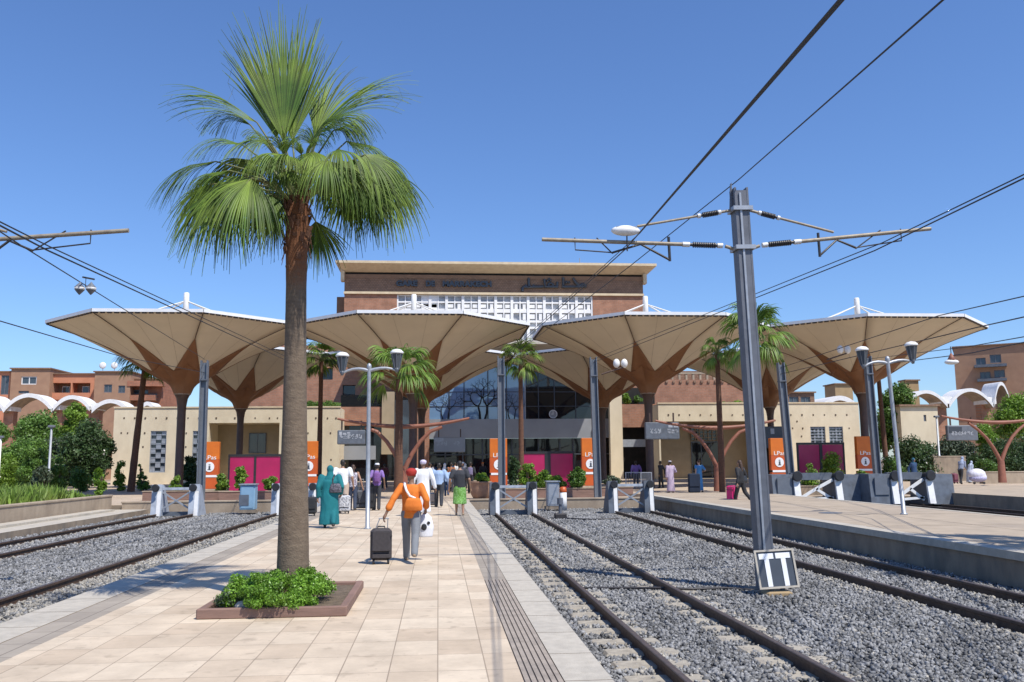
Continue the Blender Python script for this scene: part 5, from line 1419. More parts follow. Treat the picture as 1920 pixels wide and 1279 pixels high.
FR=[ # hub px, tip px, depth hub, depth tip, spread, droop, segments, normal, fold
 ((532,265),(512,36),.10,.22,.44,.03,44,(0,-1,.25),.15),
 ((548,265),(562,70),.25,.45,.40,.05,34,(0,-1,.3),.15),
 ((520,262),(478,92),.20,.45,.34,.10,30,(.1,-1,.3),.2),
 ((590,255),(636,135),.45,.75,.5,.22,36,(-.1,-1,.4),.15),
 ((602,240),(724,116),.1,.25,.40,.34,36,(-.4,-.7,.6),.6),
 ((600,250),(695,165),-.25,-.4,.75,.95,44,(-.3,-.5,.8),.4),
 ((585,262),(632,190),-.45,-.7,.8,.9,40,(-.1,-.6,.8),.3),
 ((625,245),(700,212),-.1,-.15,1.0,1.3,46,(-.1,-.4,.9),.45),
 ((482,230),(356,138),.05,.1,.36,.34,36,(.2,-.6,.7),.9),
 ((470,235),(398,178),.15,.25,.55,1.0,36,(.2,-.5,.8),.6),
 ((455,272),(358,238),.0,.1,.55,.8,36,(.2,-.4,.8),.6),
 ((500,262),(415,262),-.5,-.9,.7,.7,36,(0,-.5,.8),.4),
 ((405,303),(270,318),.1,.15,.50,1.05,40,(0,-.25,1),.8),
 ((430,320),(310,335),.0,.05,.9,1.3,46,(0,-.3,1),.5),
 ((470,335),(340,362),-.35,-.65,1.3,1.25,56,(.1,-.55,.8),.3),
 ((505,365),(465,440),-.2,-.35,1.3,.9,48,(0,-1,.25),.2),
 ((440,345),(330,420),.2,.3,1.1,1.1,48,(0,-.7,.7),.3),
 ((480,355),(395,440),-.05,-.1,1.2,1.0,48,(0,-.8,.6),.3),
 ((455,330),(375,390),-.5,-.8,1.2,1.2,46,(0,-.7,.6),.3),
 ((520,360),(500,440),.1,.15,1.1,.6,40,(0,-1,.2),.2),
 ((650,265),(775,285),.0,.1,1.1,1.5,54,(0,-.5,.85),.35),
 ((685,290),(755,370),-.35,-.55,1.3,1.0,56,(.2,-.85,.4),.25),
 ((660,300),(690,420),.1,.1,1.2,.8,52,(0,-1,.3),.2),
 ((705,300),(795,370),.3,.5,1.0,1.1,46,(.2,-.7,.5),.3),
 ((690,340),(730,440),.25,.35,1.1,.7,44,(0,-1,.3),.2),
 ((640,300),(650,400),-.5,-.7,1.1,.8,44,(0,-1,.4),.2),
 ((700,330),(775,420),-.1,-.1,1.0,.8,44,(0,-1,.4),.25),
 ((590,285),(555,318),-.75,-1.15,1.35,1.6,50,(0,-.45,.9),.25),
 ((635,280),(700,300),-.7,-1.1,1.25,1.7,50,(.1,-.45,.9),.25),
 ((610,300),(610,350),-.9,-1.3,1.3,1.5,46,(0,-.5,.9),.25),
 ((470,335),(395,420),-.85,-1.5,1.1,1.1,44,(.1,-.6,.7),.3),
 ((430,360),(345,460),-.45,-.9,1.0,1.0,42,(.1,-.7,.6),.3),
 ((530,290),(462,280),-.65,-1.1,1.0,1.3,42,(.1,-.5,.9),.3),
 ((565,290),(548,235),-.6,-.9,.9,.9,38,(0,-.6,.8),.3),
 ((590,275),(575,225),-.2,-.3,.8,.8,38,(0,-.7,.7),.3),
 ((505,275),(470,225),-.15,-.3,.7,.9,36,(.1,-.6,.8),.4),
 ((545,300),(520,270),-.8,-1.25,1.1,1.5,40,(0,-.4,.9),.3),
 ((715,320),(765,440),.15,.2,1.05,.8,46,(.1,-1,.3),.25),
 ((660,340),(665,455),.3,.4,1.0,.5,40,(0,-1,.2),.2),
 ((410,330),(320,400),.35,.5,1.0,1.1,44,(.1,-.7,.6),.3),
 ((395,345),(340,450),-.1,-.1,.9,.8,40,(.1,-1,.3),.25),
 ((640,310),(690,400),1.0,1.7,1.2,1.0,40,(0,.4,.9),.3),
 ((470,300),(420,340),1.0,1.7,1.2,1.0,40,(0,.4,.9),.3),
 ((555,300),(555,290),1.0,1.9,1.2,1.0,40,(0,.3,.9),.3),
 ((592,415),(605,505),.4,.5,.95,.35,40,(0,-1,.2),.2),
 ((520,300),(480,330),.9,1.6,1.1,1.0,36,(0,.4,.9),.3),
 ((610,330),(660,380),.9,1.5,1.1,1.0,36,(0,.4,.9),.3),
 ((535,290),(525,225),-.4,-.6,.7,.7,38,(0,-.6,.7),.3),
 ((500,290),(470,300),-.6,-1.0,1.1,1.4,40,(0,-.5,.9),.25),
 ((540,320),(530,350),-.6,-.95,1.1,1.5,36,(0,-.5,.9),.25),
 ((515,395),(480,470),.5,.7,.9,.5,34,(0,-1,.3),.2),
 ((575,285),(600,235),-.55,-.85,.8,.9,38,(0,-.6,.8),.3),
]
cr={'rows':[],'var':[]}; pe=MB()
for hub,tip,dh,dt,S,dr,ns,nr,fo in FR:
    Hh_,Tt=pt(*hub,dh),pt(*tip,dt)
    L=(Tt-Hh_).length*1.12
    fan(cr,Hh_,(Tt-Hh_),nr,L,S,int(ns*1.15),dr,(.70 if fo>=.8 else .57) if dr<.45 or fo>=.8 else .45,fo,10,.05 if dr<.45 else .10)
    mid=(C0+Hh_)/2+Vector((0,0,.10*(Hh_-C0).length))
    pe.tube([C0+Vector((random.uniform(-.08,.08),random.uniform(-.08,.08),-.05)),mid,Hh_,Hh_+(Tt-Hh_)*.12],[.022,.014,.010,.004],6)
for _ in range(60):                                   # loose threads
    r_=random.choice(cr['rows']); q=r_[-2][1]; 
    L=random.uniform(.15,.4); pe.tube([q,q+np.array([random.gauss(0,.05),random.gauss(0,.05),-L*.5]),q+np.array([random.gauss(0,.08),random.gauss(0,.08),-L])],[.0022,.002,.001],3,1)
fans_to_mesh(cr,"crown",palm_leaf,palm); pe.build("petiole",[petiole_m,petiole_m],palm)
dup(palm,(12.55,13.2,.22),radians(70),"fan palm beside the right platform, its crown shadow falling on the screed")
# planting bed round the palm
BX0,BX1,BY0,BY1=-2.70,-1.03,10.45,12.75
r=thing("planting_bed","square timber edged planting bed round the big palm","planting bed",((BX0+BX1)/2,(BY0+BY1)/2,0))
hx,hy=(BX1-BX0)/2,(BY1-BY0)/2
MB().bbox(-hx,hx,-hy,-hy+.07,0,.115,.012).build("front_board",wood_b,r)
MB().bbox(-hx,hx,hy-.07,hy,0,.10,.012).build("back_board",wood_b,r)
MB().bbox(hx-.09,hx,-hy+.071,hy-.071,0,.112,.012).build("side_board",wood_b,r); MB().bbox(-hx,-hx+.09,-hy+.071,hy-.071,0,.112,.012).build("side_board",wood_b,r)
MB().box(-hx+.09,hx-.09,-hy+.07,hy-.07,.0,.055).build("soil",soil,r)
cl=[]
while len(cl)<170:
    x=random.uniform(-.70,.52); y=random.uniform(-1.0,.8)
    e=((x+.06)/.64)**2+((y+.1)/.92)**2
    if e>1: continue
    top=.09+.23*(1-e)**.6+.05*sin(x*8+y*4)+(.10 if (x-.3)**2+(y-.2)**2<.05 else 0)
    s=random.uniform(.07,.12); cl.append(((x,y,.05+top*random.uniform(.35,1)),(s,s,s*.8)))
V,Fq,vr=leaf_arrays(cl,260,.030,.62,.7,.5); V[:,2]=np.maximum(V[:,2],.05)
bush=thing("leafy_bush","bright green leafy bush filling the timber bed under the big palm","bush",((BX0+BX1)/2,11.4,.03))
np_mesh("foliage",V,Fq,leaf_bush,vr,bush)
st=MB()
for k in range(40):
    x,y=random.uniform(-.5,.4),random.uniform(-.7,.6); st.tube([(x,y,.02),(x+random.uniform(-.05,.05),y,.16),(x+random.uniform(-.1,.1),y,.26)],[.006,.005,.003],4)
st.build("stem",bark,bush)
V,Fq,vr=leaf_arrays([((random.uniform(-.11,.11),random.uniform(-.14,.14),random.uniform(.05,.2)),(.08,.08,.07)) for _ in range(12)],70,.04,.35,.6)
o=thing("dry_tuft","small dry grey-green tuft in the left corner of the timber bed","plant",(-2.43,10.9,.04)); np_mesh("foliage",np.maximum(V,[-9,-9,.01]),Fq,leaf_grey,vr,o)
o=MB().ell((0,0,.06),(.09,.07,.07),8).build("stone",conc_light); o.location=(-2.25,10.72,.03); tag(o,"pale stone lying in the left corner of the timber bed","stone")
# smaller palms
def palm_small(label,px,pyc,pyb,Y,rad_px,tw,ns=20,nf=16,seed=1,mat_=palm_leaf_b,trunk_mat=bark_red,lean=0,droop=.8,zb=0):
    random.seed(seed); nf+=7
    x=AX(px,Y); zc=AZ(px,pyc,Y); Rr=rad_px*Y/F_PX
    root=thing("palm_tree",label,"palm",(x+lean,Y,zb),0,"smaller palms before the station")
    h=zc-zb
    P=[Vector((-lean*t,0,h*t)) for t in np.linspace(0,1,14)]
    MB().tube(P,[tw*(1.15-.35*t)*(1+random.uniform(-.04,.04)) for t in np.linspace(0,1,14)],10).build("trunk",trunk_mat,root)
    o={'rows':[],'var':[]}; pe=MB(); c=P[-1]
    for k in range(nf):
        az=k*2.399+random.uniform(-.2,.2); el=radians(random.uniform(60,80) if k<nf*.25 else (random.uniform(15,55) if k<nf*.62 else random.uniform(-35,15)))
        d=Vector((cos(az)*cos(el),sin(az)*cos(el),sin(el)))
        Hh_=c+d*Rr*random.uniform(.42,.56)+Vector((0,0,.06*Rr))
        fd=(d+Vector((0,0,-.25))).normalized()
        nrm=Vector((0,0,1)) if abs(fd.z)<.85 else Vector((-cos(az),-sin(az),.3))
        fan(o,Hh_,fd,nrm,Rr*random.uniform(.62,.8),random.uniform(.75,1.1),ns,droop*random.uniform(.6,1.3),.55,.35,6,.05)
        pe.tube([c,(c+Hh_)/2+Vector((0,0,.05)),Hh_],[.03,.022,.012],5)
    fans_to_mesh(o,"crown",mat_,root); pe.build("petiole",petiole_m,root)
    return root
palm_small("middle palm behind the left lamp post, crown before the second canopy",748,712,930,43.5,76,.20,22,20,3)
palm_small("slim palm before the glass hall, right of the slim grey mast",977,682,920,52,46,.15,20,18,4,palm_leaf)
palm_small("palm with hanging fronds left of the tall steel mast, before the right wing",1350,665,900,47,40,.16,20,14,5,droop=1.4)
palm_small("bright palm crown behind the tall steel mast, above the right canopy gap",1422,640,900,45,76,.18,22,20,6)
palm_small("tall thin palm behind the right end column and lamp post",1652,668,890,62,42,.17,18,14,8,palm_leaf,lean=.25)
palm_small("leaning palm before the left cream wing, crown under the left canopy",266,690,893,60,50,.22,20,15,9,palm_leaf,lean=-.5)
palm_small("small palm crown seen right of the big palm trunk",600,678,890,62,42,.17,18,16,10,palm_leaf)
random.seed(99)
from mathutils import noise as mnoise
# ---------------------------------------------------------------- people
def soft(prims,voxel,smooth=6,factor=.5):
    """one continuous surface grown round tapered limbs: returns (verts, faces)"""
    mb=MB()
    for p in prims:
        k=p[0]
        if k=='cap':
            _,a,ra,b,rb=p; a,b=Vector(a),Vector(b); d=(b-a)
            n=12; P=[a-d.normalized()*ra*.95,a-d.normalized()*ra*.6,a,a+d*.25,a+d*.5,a+d*.75,b,b+d.normalized()*rb*.6,b+d.normalized()*rb*.95]
            r=lambda t:ra+(rb-ra)*t
            mb.tube(P,[ra*.3,ra*.8,ra,r(.25),r(.5),r(.75),rb,rb*.8,rb*.3],n)
        elif k=='ell': mb.ell(p[1],p[2],14)
        elif k=='loft':
            rings=p[1]; n=20; vs=[];fs=[]
            for c,rx,ry in rings:
                for i in range(n):
                    a=2*pi*i/n; vs.append((c[0]+rx*cos(a),c[1]+ry*sin(a),c[2]))
            for j in range(len(rings)-1):
                for i in range(n): q=(i+1)%n; fs.append((j*n+i,j*n+q,j*n+n+q,j*n+n+i))
            fs.append(tuple(range(n-1,-1,-1))); fs.append(tuple((len(rings)-1)*n+i for i in range(n)))
            mb.add(vs,fs,0,True)
    o=mb.build("soft",[])
    m1=o.modifiers.new("r",'REMESH'); m1.mode='VOXEL'; m1.voxel_size=voxel
    m2=o.modifiers.new("s",'SMOOTH'); m2.factor=factor; m2.iterations=smooth
    dg=bpy.context.evaluated_depsgraph_get(); ev=o.evaluated_get(dg); me=ev.to_mesh()
    vs=[tuple(v.co) for v in me.vertices]; fs=[tuple(f.vertices) for f in me.polygons]
    ev.to_mesh_clear(); d=o.data; bpy.data.objects.remove(o); bpy.data.meshes.remove(d)
    return vs,fs
_cloth={}
def cloth(c,c2=None,pattern=False):
    k=(tuple(c),tuple(c2) if c2 else None,pattern)
    if k not in _cloth: _cloth[k]=mat("woven_cloth",c,c2 or tuple(x*.82 for x in c),28 if pattern else 3,.85,.5,7,stretch=(1,1,.45) if not pattern else (1,1,1),lo=.45 if pattern else .35,hi=.55 if pattern else .65,bdist=.03)
    return _cloth[k]
SKIN=[mat("skin",(.36,.20,.125),(.32,.175,.11),6,.55),mat("skin",(.24,.13,.08),(.21,.115,.07),6,.55),mat("skin",(.48,.29,.20),(.44,.26,.18),6,.55)]
HAIR=mat("dark_hair",(.018,.013,.010),(.03,.022,.016),30,.5,.4,60); HAIR_B=mat("brown_hair",(.075,.04,.022),(.05,.026,.015),30,.5,.4,60)
EYE=mat("eyes",(.02,.018,.016)); LIP=mat("lips",(.25,.09,.07))
SHOE=mat("dark_shoe",(.03,.025,.022),(.04,.03,.025),8,.5); SANDAL=mat("tan_sandal",(.35,.25,.17),(.28,.2,.13),8,.6)
def person(label,xy,heading=0.,h=1.72,skin=0,top=None,bottom=None,hair='short',hat=None,robe=None,stride=.35,arms=((.14,-.1),(.14,-.1)),z=0.,
           sleeves='short',skirt=None,lean=0.,shorts=False,crouch=False,build=1.0,shoes=SHOE,scarf=None,hands=None,bag=None,group="travellers on the platforms",head_turn=0.,shirt_len=.9):
    """facing +Y before turning by heading (degrees). arms: per side (out, forward) or an explicit (x,y,z) for the hand"""
    s=h/1.75; B=build
    root=thing("person",label,"person",(xy[0],xy[1],z),radians(heading),group)
    V3=lambda x,y,zz:Vector((x*s,y*s,zz*s))
    hipz=.93
    sp=lambda y,zz:Vector((0,(y+lean*max(0,zz-hipz))*s,0))
    J={}
    for i,sd in ((0,-1),(1,1)):
        ph=stride*(1 if i==0 else -1)
        a=ph*.62; kb=max(0,-ph)*.9+.04
        hip=V3(sd*.092*B,0,hipz); knee=hip+V3(0,sin(a)*.43,-cos(a)*.43)
        ank=knee+V3(sd*.005,sin(a-kb)*.42,-cos(a-kb)*.42)
        J[sd]=(hip,knee,ank)
    low=min(J[-1][2].z,J[1][2].z)-.085*s
    dz=Vector((0,0,-low))
    for sd in (-1,1): J[sd]=tuple(p+dz for p in J[sd])
    P=lambda x,y,zz: V3(x,y+lean*max(0,zz-hipz)*1.0,zz)+dz
    sh={sd:P(sd*.185*B,0,1.43) for sd in (-1,1)}
    el,ha={}, {}
    for sd,ar in zip((-1,1),arms):
        if len(ar)==3: hand=P(*ar)
        else: hand=sh[sd]+V3(sd*(ar[0]),ar[1],-.56)
        d=hand-sh[sd]; mx=.60*s
        if d.length>mx: hand=sh[sd]+d*(mx/d.length); d=hand-sh[sd]
        half=d.length/2; k=math.sqrt(max(0,(.305*s)**2-half**2))
        perp=Vector((sd*.35,-1,.0)); perp=(perp-d.normalized()*perp.dot(d.normalized())).normalized()
        el[sd]=sh[sd]+d/2+perp*k; ha[sd]=hand
    hd=P(0,.02,1.635)
    body=[('ell',hd+V3(0,-.005,.02),(.076*s,.095*s,.105*s)),('ell',hd+V3(0,.03,-.055),(.056*s,.06*s,.06*s)),
          ('cap',P(0,-.005,1.44),.058*s,hd+V3(0,-.01,-.05),.052*s),
          ('cap',hd+V3(0,.092,.02),.010*s,hd+V3(0,.112,-.018),.015*s),
          ('ell',hd+V3(.078,-.0,.0),(.012*s,.025*s,.034*s)),('ell',hd+V3(-.078,-.0,.0),(.012*s,.025*s,.034*s)),
          ('loft',[(P(0,0,.92),.15*s*B,.105*s*B),(P(0,0,1.05),.138*s*B,.095*s*B),(P(0,.0,1.2),.15*s*B,.105*s*B),(P(0,0,1.34),.165*s*B,.11*s*B),(P(0,-.005,1.44),.13*s*B,.075*s),(P(0,-.005,1.49),.06*s,.055*s)])]
    for sd in (-1,1):
        hip,kn,an=J[sd]
        body+=[('cap',hip,.085*s*B,kn,.052*s*B),('cap',kn,.052*s*B,an,.036*s),('cap',an+V3(0,-.03,-.05),.032*s,an+V3(sd*.015,.13,-.06),.026*s),
               ('cap',sh[sd],.052*s*B,el[sd],.040*s*B),('cap',el[sd],.040*s*B,ha[sd],.027*s),('ell',sh[sd],(.06*s*B,.06*s*B,.06*s*B))]
        dr=(ha[sd]-el[sd]).normalized()
        body.append(('cap',ha[sd],.028*s,ha[sd]+dr*.075*s,.034*s))
    vs,fs=soft(body,.014*s,4,.4)
    mb=MB().add(vs,fs,0,True)
    for sd in (-1,1):                                  # fingers and thumb
        dr=(ha[sd]-el[sd]).normalized(); side=dr.cross(Vector((sd,0,0))); side=side.normalized() if side.length>.1 else Vector((0,1,0))
        inn=side.cross(dr).normalized()
        if inn.x*sd>0: inn=-inn
        b0=ha[sd]+dr*.085*s
        for k,Lf in enumerate((.062,.072,.068,.052)):
            o=side*((k-1.5)*.0185*s)
            p0=b0+o; p1=p0+dr*Lf*.5*s+inn*.010*s; p2=p1+dr*Lf*.28*s+inn*.022*s; p3=p2+inn*.022*s+dr*.008*s
            mb.tube([p0-dr*.02*s,p0,p1,p2,p3],[.0095*s,.0095*s,.009*s,.0082*s,.006*s],6)
        p0=ha[sd]+dr*.03*s+side*(-.03*s); mb.tube([p0,p0-side*.022*s+dr*.03*s+inn*.01*s,p0-side*.026*s+dr*.058*s+inn*.022*s],[.013*s,.0115*s,.008*s],6)
    for sd in (-1,1): mb.ell(hd+V3(sd*.031,.083,.015),(.013*s,.009*s,.008*s),8,1)
    mb.tube([hd+V3(-.024,.082,-.058),hd+V3(0,.089,-.056),hd+V3(.024,.082,-.058)],[.003*s,.006*s,.003*s],6,2)
    mb.build("body",[SKIN[skin],EYE,LIP],root)
    def garment(name,prims,m,vox=.02,sm=6):
        v,f=soft(prims,vox*s,sm)
        if name not in ('hair','shoe','cap','turban'):   # soft folds
            sd_=random.uniform(0,50); q=[]
            for x,y,zz in v:
                k=mnoise.noise(Vector((x*11+sd_,y*11,zz*4)))*.009+mnoise.noise(Vector((x*24,y*24+sd_,zz*9)))*.004
                l=math.hypot(x,y)+1e-6; q.append((x+x/l*k*s,y+y/l*k*s,zz))
            v=q
        return MB().add(v,f,0,True).build(name,m,root)
    g=.022*s
    if robe:
        m,zl,sl=robe
        low_c=(J[-1][2]+J[1][2])/2
        rg=[(Vector((low_c.x,low_c.y*.7,zl*s)),.19*s*B+.05*s,.17*s+abs(stride)*.16*s),(P(0,0,.5)+Vector((0,low_c.y*.35,0)),.20*s*B,.165*s+abs(stride)*.07*s),(P(0,-.01,.9),.195*s*B,.15*s*B),(P(0,0,1.1),.185*s*B,.135*s*B),(P(0,0,1.32),.205*s*B,.135*s*B),(P(0,-.005,1.43),.175*s*B,.10*s),(P(0,-.005,1.49),.085*s,.075*s)]
        pr=[('loft',rg)]
        for sd in (-1,1):
            hp,kn,an=J[sd]; pr+=[('cap',hp,.11*s,kn,.095*s),('cap',kn,.095*s,kn.lerp(an,.92),.078*s)]
            pr+=[('cap',sh[sd],.08*s*B,el[sd],.072*s),('cap',el[sd],.070*s,el[sd].lerp(ha[sd],.86 if sl else .3),.064*s)]
        garment("robe",pr,m,.02,8)
    else:
        if top:
            L=shirt_len
            pr=[('loft',[(P(0,0,L),.175*s*B,.128*s*B),(P(0,0,1.05),.165*s*B,.122*s*B),(P(0,0,1.2),.172*s*B,.125*s*B),(P(0,0,1.34),.185*s*B,.127*s*B),(P(0,-.005,1.43),.155*s*B,.095*s),(P(0,-.005,1.478),.075*s,.068*s)])]
            for sd in (-1,1):
                if sleeves!='none':
                    e=.72 if sleeves=='short' else 1.0
                    pr.append(('cap',sh[sd],.074*s*B,sh[sd].lerp(el[sd],e),.066*s*B if sleeves!='wide' else .064*s))
                    if sleeves=='long': pr.append(('cap',el[sd],.060*s,el[sd].lerp(ha[sd],.9),.046*s))
                    if sleeves=='wide': pr.append(('cap',el[sd],.057*s,el[sd].lerp(ha[sd],.6),.07*s))
                else: pr.append(('ell',sh[sd]*.98+P(0,0,1.43)*.02,(.05*s,.06*s,.06*s)))
            garment("shirt",pr,top)
        if bottom:
            pr=[('loft',[(P(0,0,.86),.165*s*B,.125*s*B),(P(0,0,.95),.160*s*B,.118*s*B),(P(0,0,1.04),.150*s*B,.108*s*B)])]
            for sd in (-1,1):
                hip,kn,an=J[sd]
                pr.append(('cap',hip,.102*s*B,kn,.080*s*B))
                if not shorts: pr.append(('cap',kn,.078*s*B,an+V3(0,0,-.03),.068*s))
            garment("shorts" if shorts else "trousers",pr,bottom)
        if skirt:
            m,zl=skirt; lc=(J[-1][2]+J[1][2])/2
            garment("skirt",[('loft',[(Vector((lc.x,lc.y*.6,zl*s)),.20*s*B,.17*s+abs(stride)*.14*s),(P(0,0,.6),.19*s*B,.16*s),(P(0,-.01,.86),.18*s*B,.14*s),(P(0,0,1.02),.152*s*B,.112*s*B)])],m)
    for sd in (-1,1):
        an=J[sd][2]; garment("shoe",[('cap',an+V3(0,-.035,-.048),.042*s,an+V3(sd*.015,.12,-.058),.036*s)],shoes,.014,3)
    if hair=='short': garment("hair",[('ell',hd+V3(0,-.022,.04),(.083*s,.092*s,.10*s)),('ell',hd+V3(0,-.05,-.03),(.07*s,.055*s,.06*s))],HAIR,.016,4)
    elif hair=='long': garment("hair",[('ell',hd+V3(0,-.022,.04),(.085*s,.094*s,.10*s)),('cap',hd+V3(0,-.06,-.02),.075*s,P(0,-.09,1.36),.06*s)],HAIR_B,.016,4)
    elif hair=='bun': garment("hair",[('ell',hd+V3(0,-.022,.04),(.083*s,.092*s,.10*s)),('ell',hd+V3(0,-.11,.09),(.05*s,.05*s,.045*s))],HAIR_B,.016,4)
    if scarf: garment("headscarf",[('ell',hd+V3(0,-.02,.025),(.098*s,.108*s,.125*s)),('cap',hd+V3(0,-.03,-.06),.085*s,P(0,-.02,1.42),.12*s),('loft',[(P(0,-.02,1.30),.20*s*B,.13*s),(P(0,-.02,1.42),.17*s,.12*s),(P(0,-.02,1.48),.10*s,.10*s)])],scarf,.018,6)
    if hat:
        kind,m=hat
        if kind=='cap': garment("cap",[('ell',hd+V3(0,-.01,.062),(.092*s,.104*s,.072*s)),('ell',hd+V3(0,.10,.048),(.06*s,.06*s,.014*s))],m,.014,3)
        else: garment("turban",[('ell',hd+V3(0,-.012,.07),(.112*s,.122*s,.075*s)),('ell',hd+V3(.0,-.03,.03),(.10*s,.10*s,.05*s))],m,.016,4)
    wp=lambda v: Matrix.Rotation(radians(heading),3,'Z')@v+Vector((xy[0],xy[1],z))
    return dict(root=root,hand={sd:wp(ha[sd]+(ha[sd]-el[sd]).normalized()*.09*s) for sd in (-1,1)},shoulder={sd:wp(sh[sd]) for sd in (-1,1)},P=lambda x,y,zz:wp(P(x,y,zz)),s=s)

def suitcase(label,xy,heading,w,hh,d,m,hand=None,z=0,trolley=True):
    r=thing("suitcase",label,"suitcase",(xy[0],xy[1],z),radians(heading),"luggage of the travellers")
    MB().bbox(-w/2,w/2,-d/2,d/2,.06,hh,.05).build("body",m,r)
    b=MB().bbox(-w/2+.03,w/2-.03,-d/2-.03,-d/2+.002,.10,hh*.30,.02).bbox(-w/2+.03,w/2-.03,-d/2-.025,-d/2+.002,hh*.36,hh*.92,.02)
    b.build("pocket",m,r)
    MB().box(-w/2-.004,w/2+.004,-d/2-.006,d/2+.004,hh*.78,hh*.795).build("zip",blackish,r)
    for sx in (-1,1):
        MB().tube([(sx*(w/2-.06)-.02,-d/2+.04,.045),(sx*(w/2-.06)+.02,-d/2+.04,.045)],.045,10).build("wheel",blackish,r)
    f=MB().tube([(-.06,0,hh),(-.06,0,hh+.03),(.06,0,hh+.03),(.06,0,hh)],.012,6)
    f.build("carry_handle",blackish,r)
    if trolley:
        rot=Matrix.Rotation(-radians(heading),3,'Z')
        t=Vector((0,.05,hh+.4)) if hand is None else rot@(Vector(hand)-Vector((xy[0],xy[1],z)))
        MB().tube([(-.11,d/2-.03,hh*.9),t+Vector((-.07,0,0))],.008,6).tube([(.11,d/2-.03,hh*.9),t+Vector((.07,0,0))],.008,6).tube([t+Vector((-.09,0,0)),t+Vector((.09,0,0))],.014,6).build("trolley_handle",galv,r)
    return r
def backpack(label,pr,m,off=-.20,zc=1.24,w=.16,hh=.22,x=0,cat="backpack",name="backpack"):
    s=pr['s']; c=pr['P'](x,off,zc); r=thing(name,label,cat,c,pr['root'].rotation_euler.z,"luggage of the travellers")
    v,f=soft([('loft',[(Vector((0,0,-hh*s)),w*.95*s,.085*s),(Vector((0,-.01,0)),w*s,.10*s),(Vector((0,0,hh*.8*s)),w*.9*s,.085*s),(Vector((0,.02,hh*s)),w*.6*s,.05*s)])],.016,5)
    MB().add(v,f,0,True).build("body",m,r)
    v,f=soft([('loft',[(Vector((0,-.085*s,-hh*.8*s)),w*.7*s,.045*s),(Vector((0,-.09*s,-.0*s)),w*.72*s,.045*s)])],.016,4); MB().add(v,f,0,True).build("pocket",m,r)
    rt=Matrix.Rotation(-pr['root'].rotation_euler.z,3,'Z'); b=MB()
    for sd in (-1,1):
        top=rt@(pr['P'](sd*.11,-.02,1.475)-c); b.tube([Vector((sd*w*.6*s,.03,hh*.8*s)),top,rt@(pr['P'](sd*.12,.13,1.3)-c),Vector((sd*w*.9*s,.06,-hh*.7*s))],.018,5)
    b.build("strap",blackish,r)
    return r
def shoulder_bag(label,pr,x,y,zc,w,hh,m,strap_m,sd=1,name="shoulder_bag"):
    s=pr['s']; c=pr['P'](x,y,zc); r=thing(name,label,"bag",c,pr['root'].rotation_euler.z,"luggage of the travellers")
    v,f=soft([('loft',[(Vector((0,0,-hh*s)),w*s,.055*s),(Vector((0,0,-hh*.3*s)),w*1.05*s,.075*s),(Vector((0,0,hh*.7*s)),w*.85*s,.055*s),(Vector((0,0,hh*s)),w*.7*s,.03*s)])],.016,5)
    MB().add(v,f,0,True).build("body",m,r)
    rt=Matrix.Rotation(-pr['root'].rotation_euler.z,3,'Z')
    q=lambda *p: rt@(pr['P'](*p)-c)
    pts=[q(sd*.125,.03,1.505),q(sd*.115,-.10,1.46),q(sd*.08,-.155,1.36),q(sd*.03+x*.3,-.165,1.26),Vector((-sd*w*.25*s,.01,hh*.95*s))]
    MB().tube(pts,[.02,.024,.024,.022,.018],6,0,True,True,.6).build("strap",strap_m,r)
    return r
def at_px(px,py,z=0): p=gp(px,py,z); return (p.x,p.y)
c_or=cloth((.72,.20,.025),(.64,.165,.02)); c_gr=cloth((.21,.22,.235),(.17,.18,.195)); c_teal=cloth((.006,.165,.185),(.005,.13,.15))
c_white=cloth((.78,.78,.78),(.70,.70,.71)); c_black=cloth((.018,.018,.02),(.026,.026,.03)); c_dark=cloth((.028,.03,.036),(.04,.042,.05)); c_denim=cloth((.045,.06,.10),(.035,.048,.08))
c_blue=cloth((.35,.47,.66),(.29,.40,.58)); c_green=cloth((.11,.27,.035),(.22,.42,.13),True); c_purple=cloth((.20,.11,.36),(.27,.17,.42)); c_lav=cloth((.46,.36,.46),(.40,.31,.40))
c_sky=cloth((.075,.26,.50),(.06,.21,.42)); c_navy=cloth((.02,.055,.13),(.015,.042,.10)); c_print=cloth((.62,.60,.62),(.20,.17,.24),True); c_beige=cloth((.52,.40,.31),(.45,.34,.26))
# traveller in orange
p=person("person in an orange tunic, red headscarf and grey trousers pulling a dark suitcase",at_px(770,1053),-2,1.64,1,c_or,c_gr,hair=None,stride=.55,arms=((-.47,-.22,.90),(.27,.10,.98)),sleeves='wide',build=1.0,shirt_len=.84,shoes=SANDAL,hat=('turban',mat("red_scarf",(.40,.03,.02),(.32,.022,.016),6,.85,.3,20)))
xy=at_px(714,1057); suitcase("dark grey wheeled suitcase pulled by the person in orange",xy,4,.37,.60,.25,mat("dark_luggage_cloth",(.042,.036,.038),(.055,.048,.05),30,.8,.2,80),p['hand'][-1])
shoulder_bag("orange shoulder bag with a white strap on the back of the person in orange",p,.05,-.155,1.10,.17,.12,c_or,c_white,-1)
b=thing("carrier_bag","white carrier bag with black print hanging from the right hand of the person in orange","bag",p['hand'][1],0,"luggage of the travellers")
v,f=soft([('loft',[(Vector((0,0,-.42)),.13,.07),(Vector((0,0,-.25)),.155,.085),(Vector((0,0,-.06)),.11,.05),(Vector((0,0,.0)),.03,.02)])],.016,5); MB().add(v,f,0,True).build("body",cloth((.80,.80,.82),(.72,.72,.75)),b)
MB().tube([(-.06,0,-.06),(0,0,.015),(.06,0,-.06)],.008,5).build("handle",white_paint,b); MB().ell((-.02,-.088,-.24),(.05,.006,.06),8).ell((.06,-.083,-.17),(.03,.006,.03),8).build("print",blackish,b)
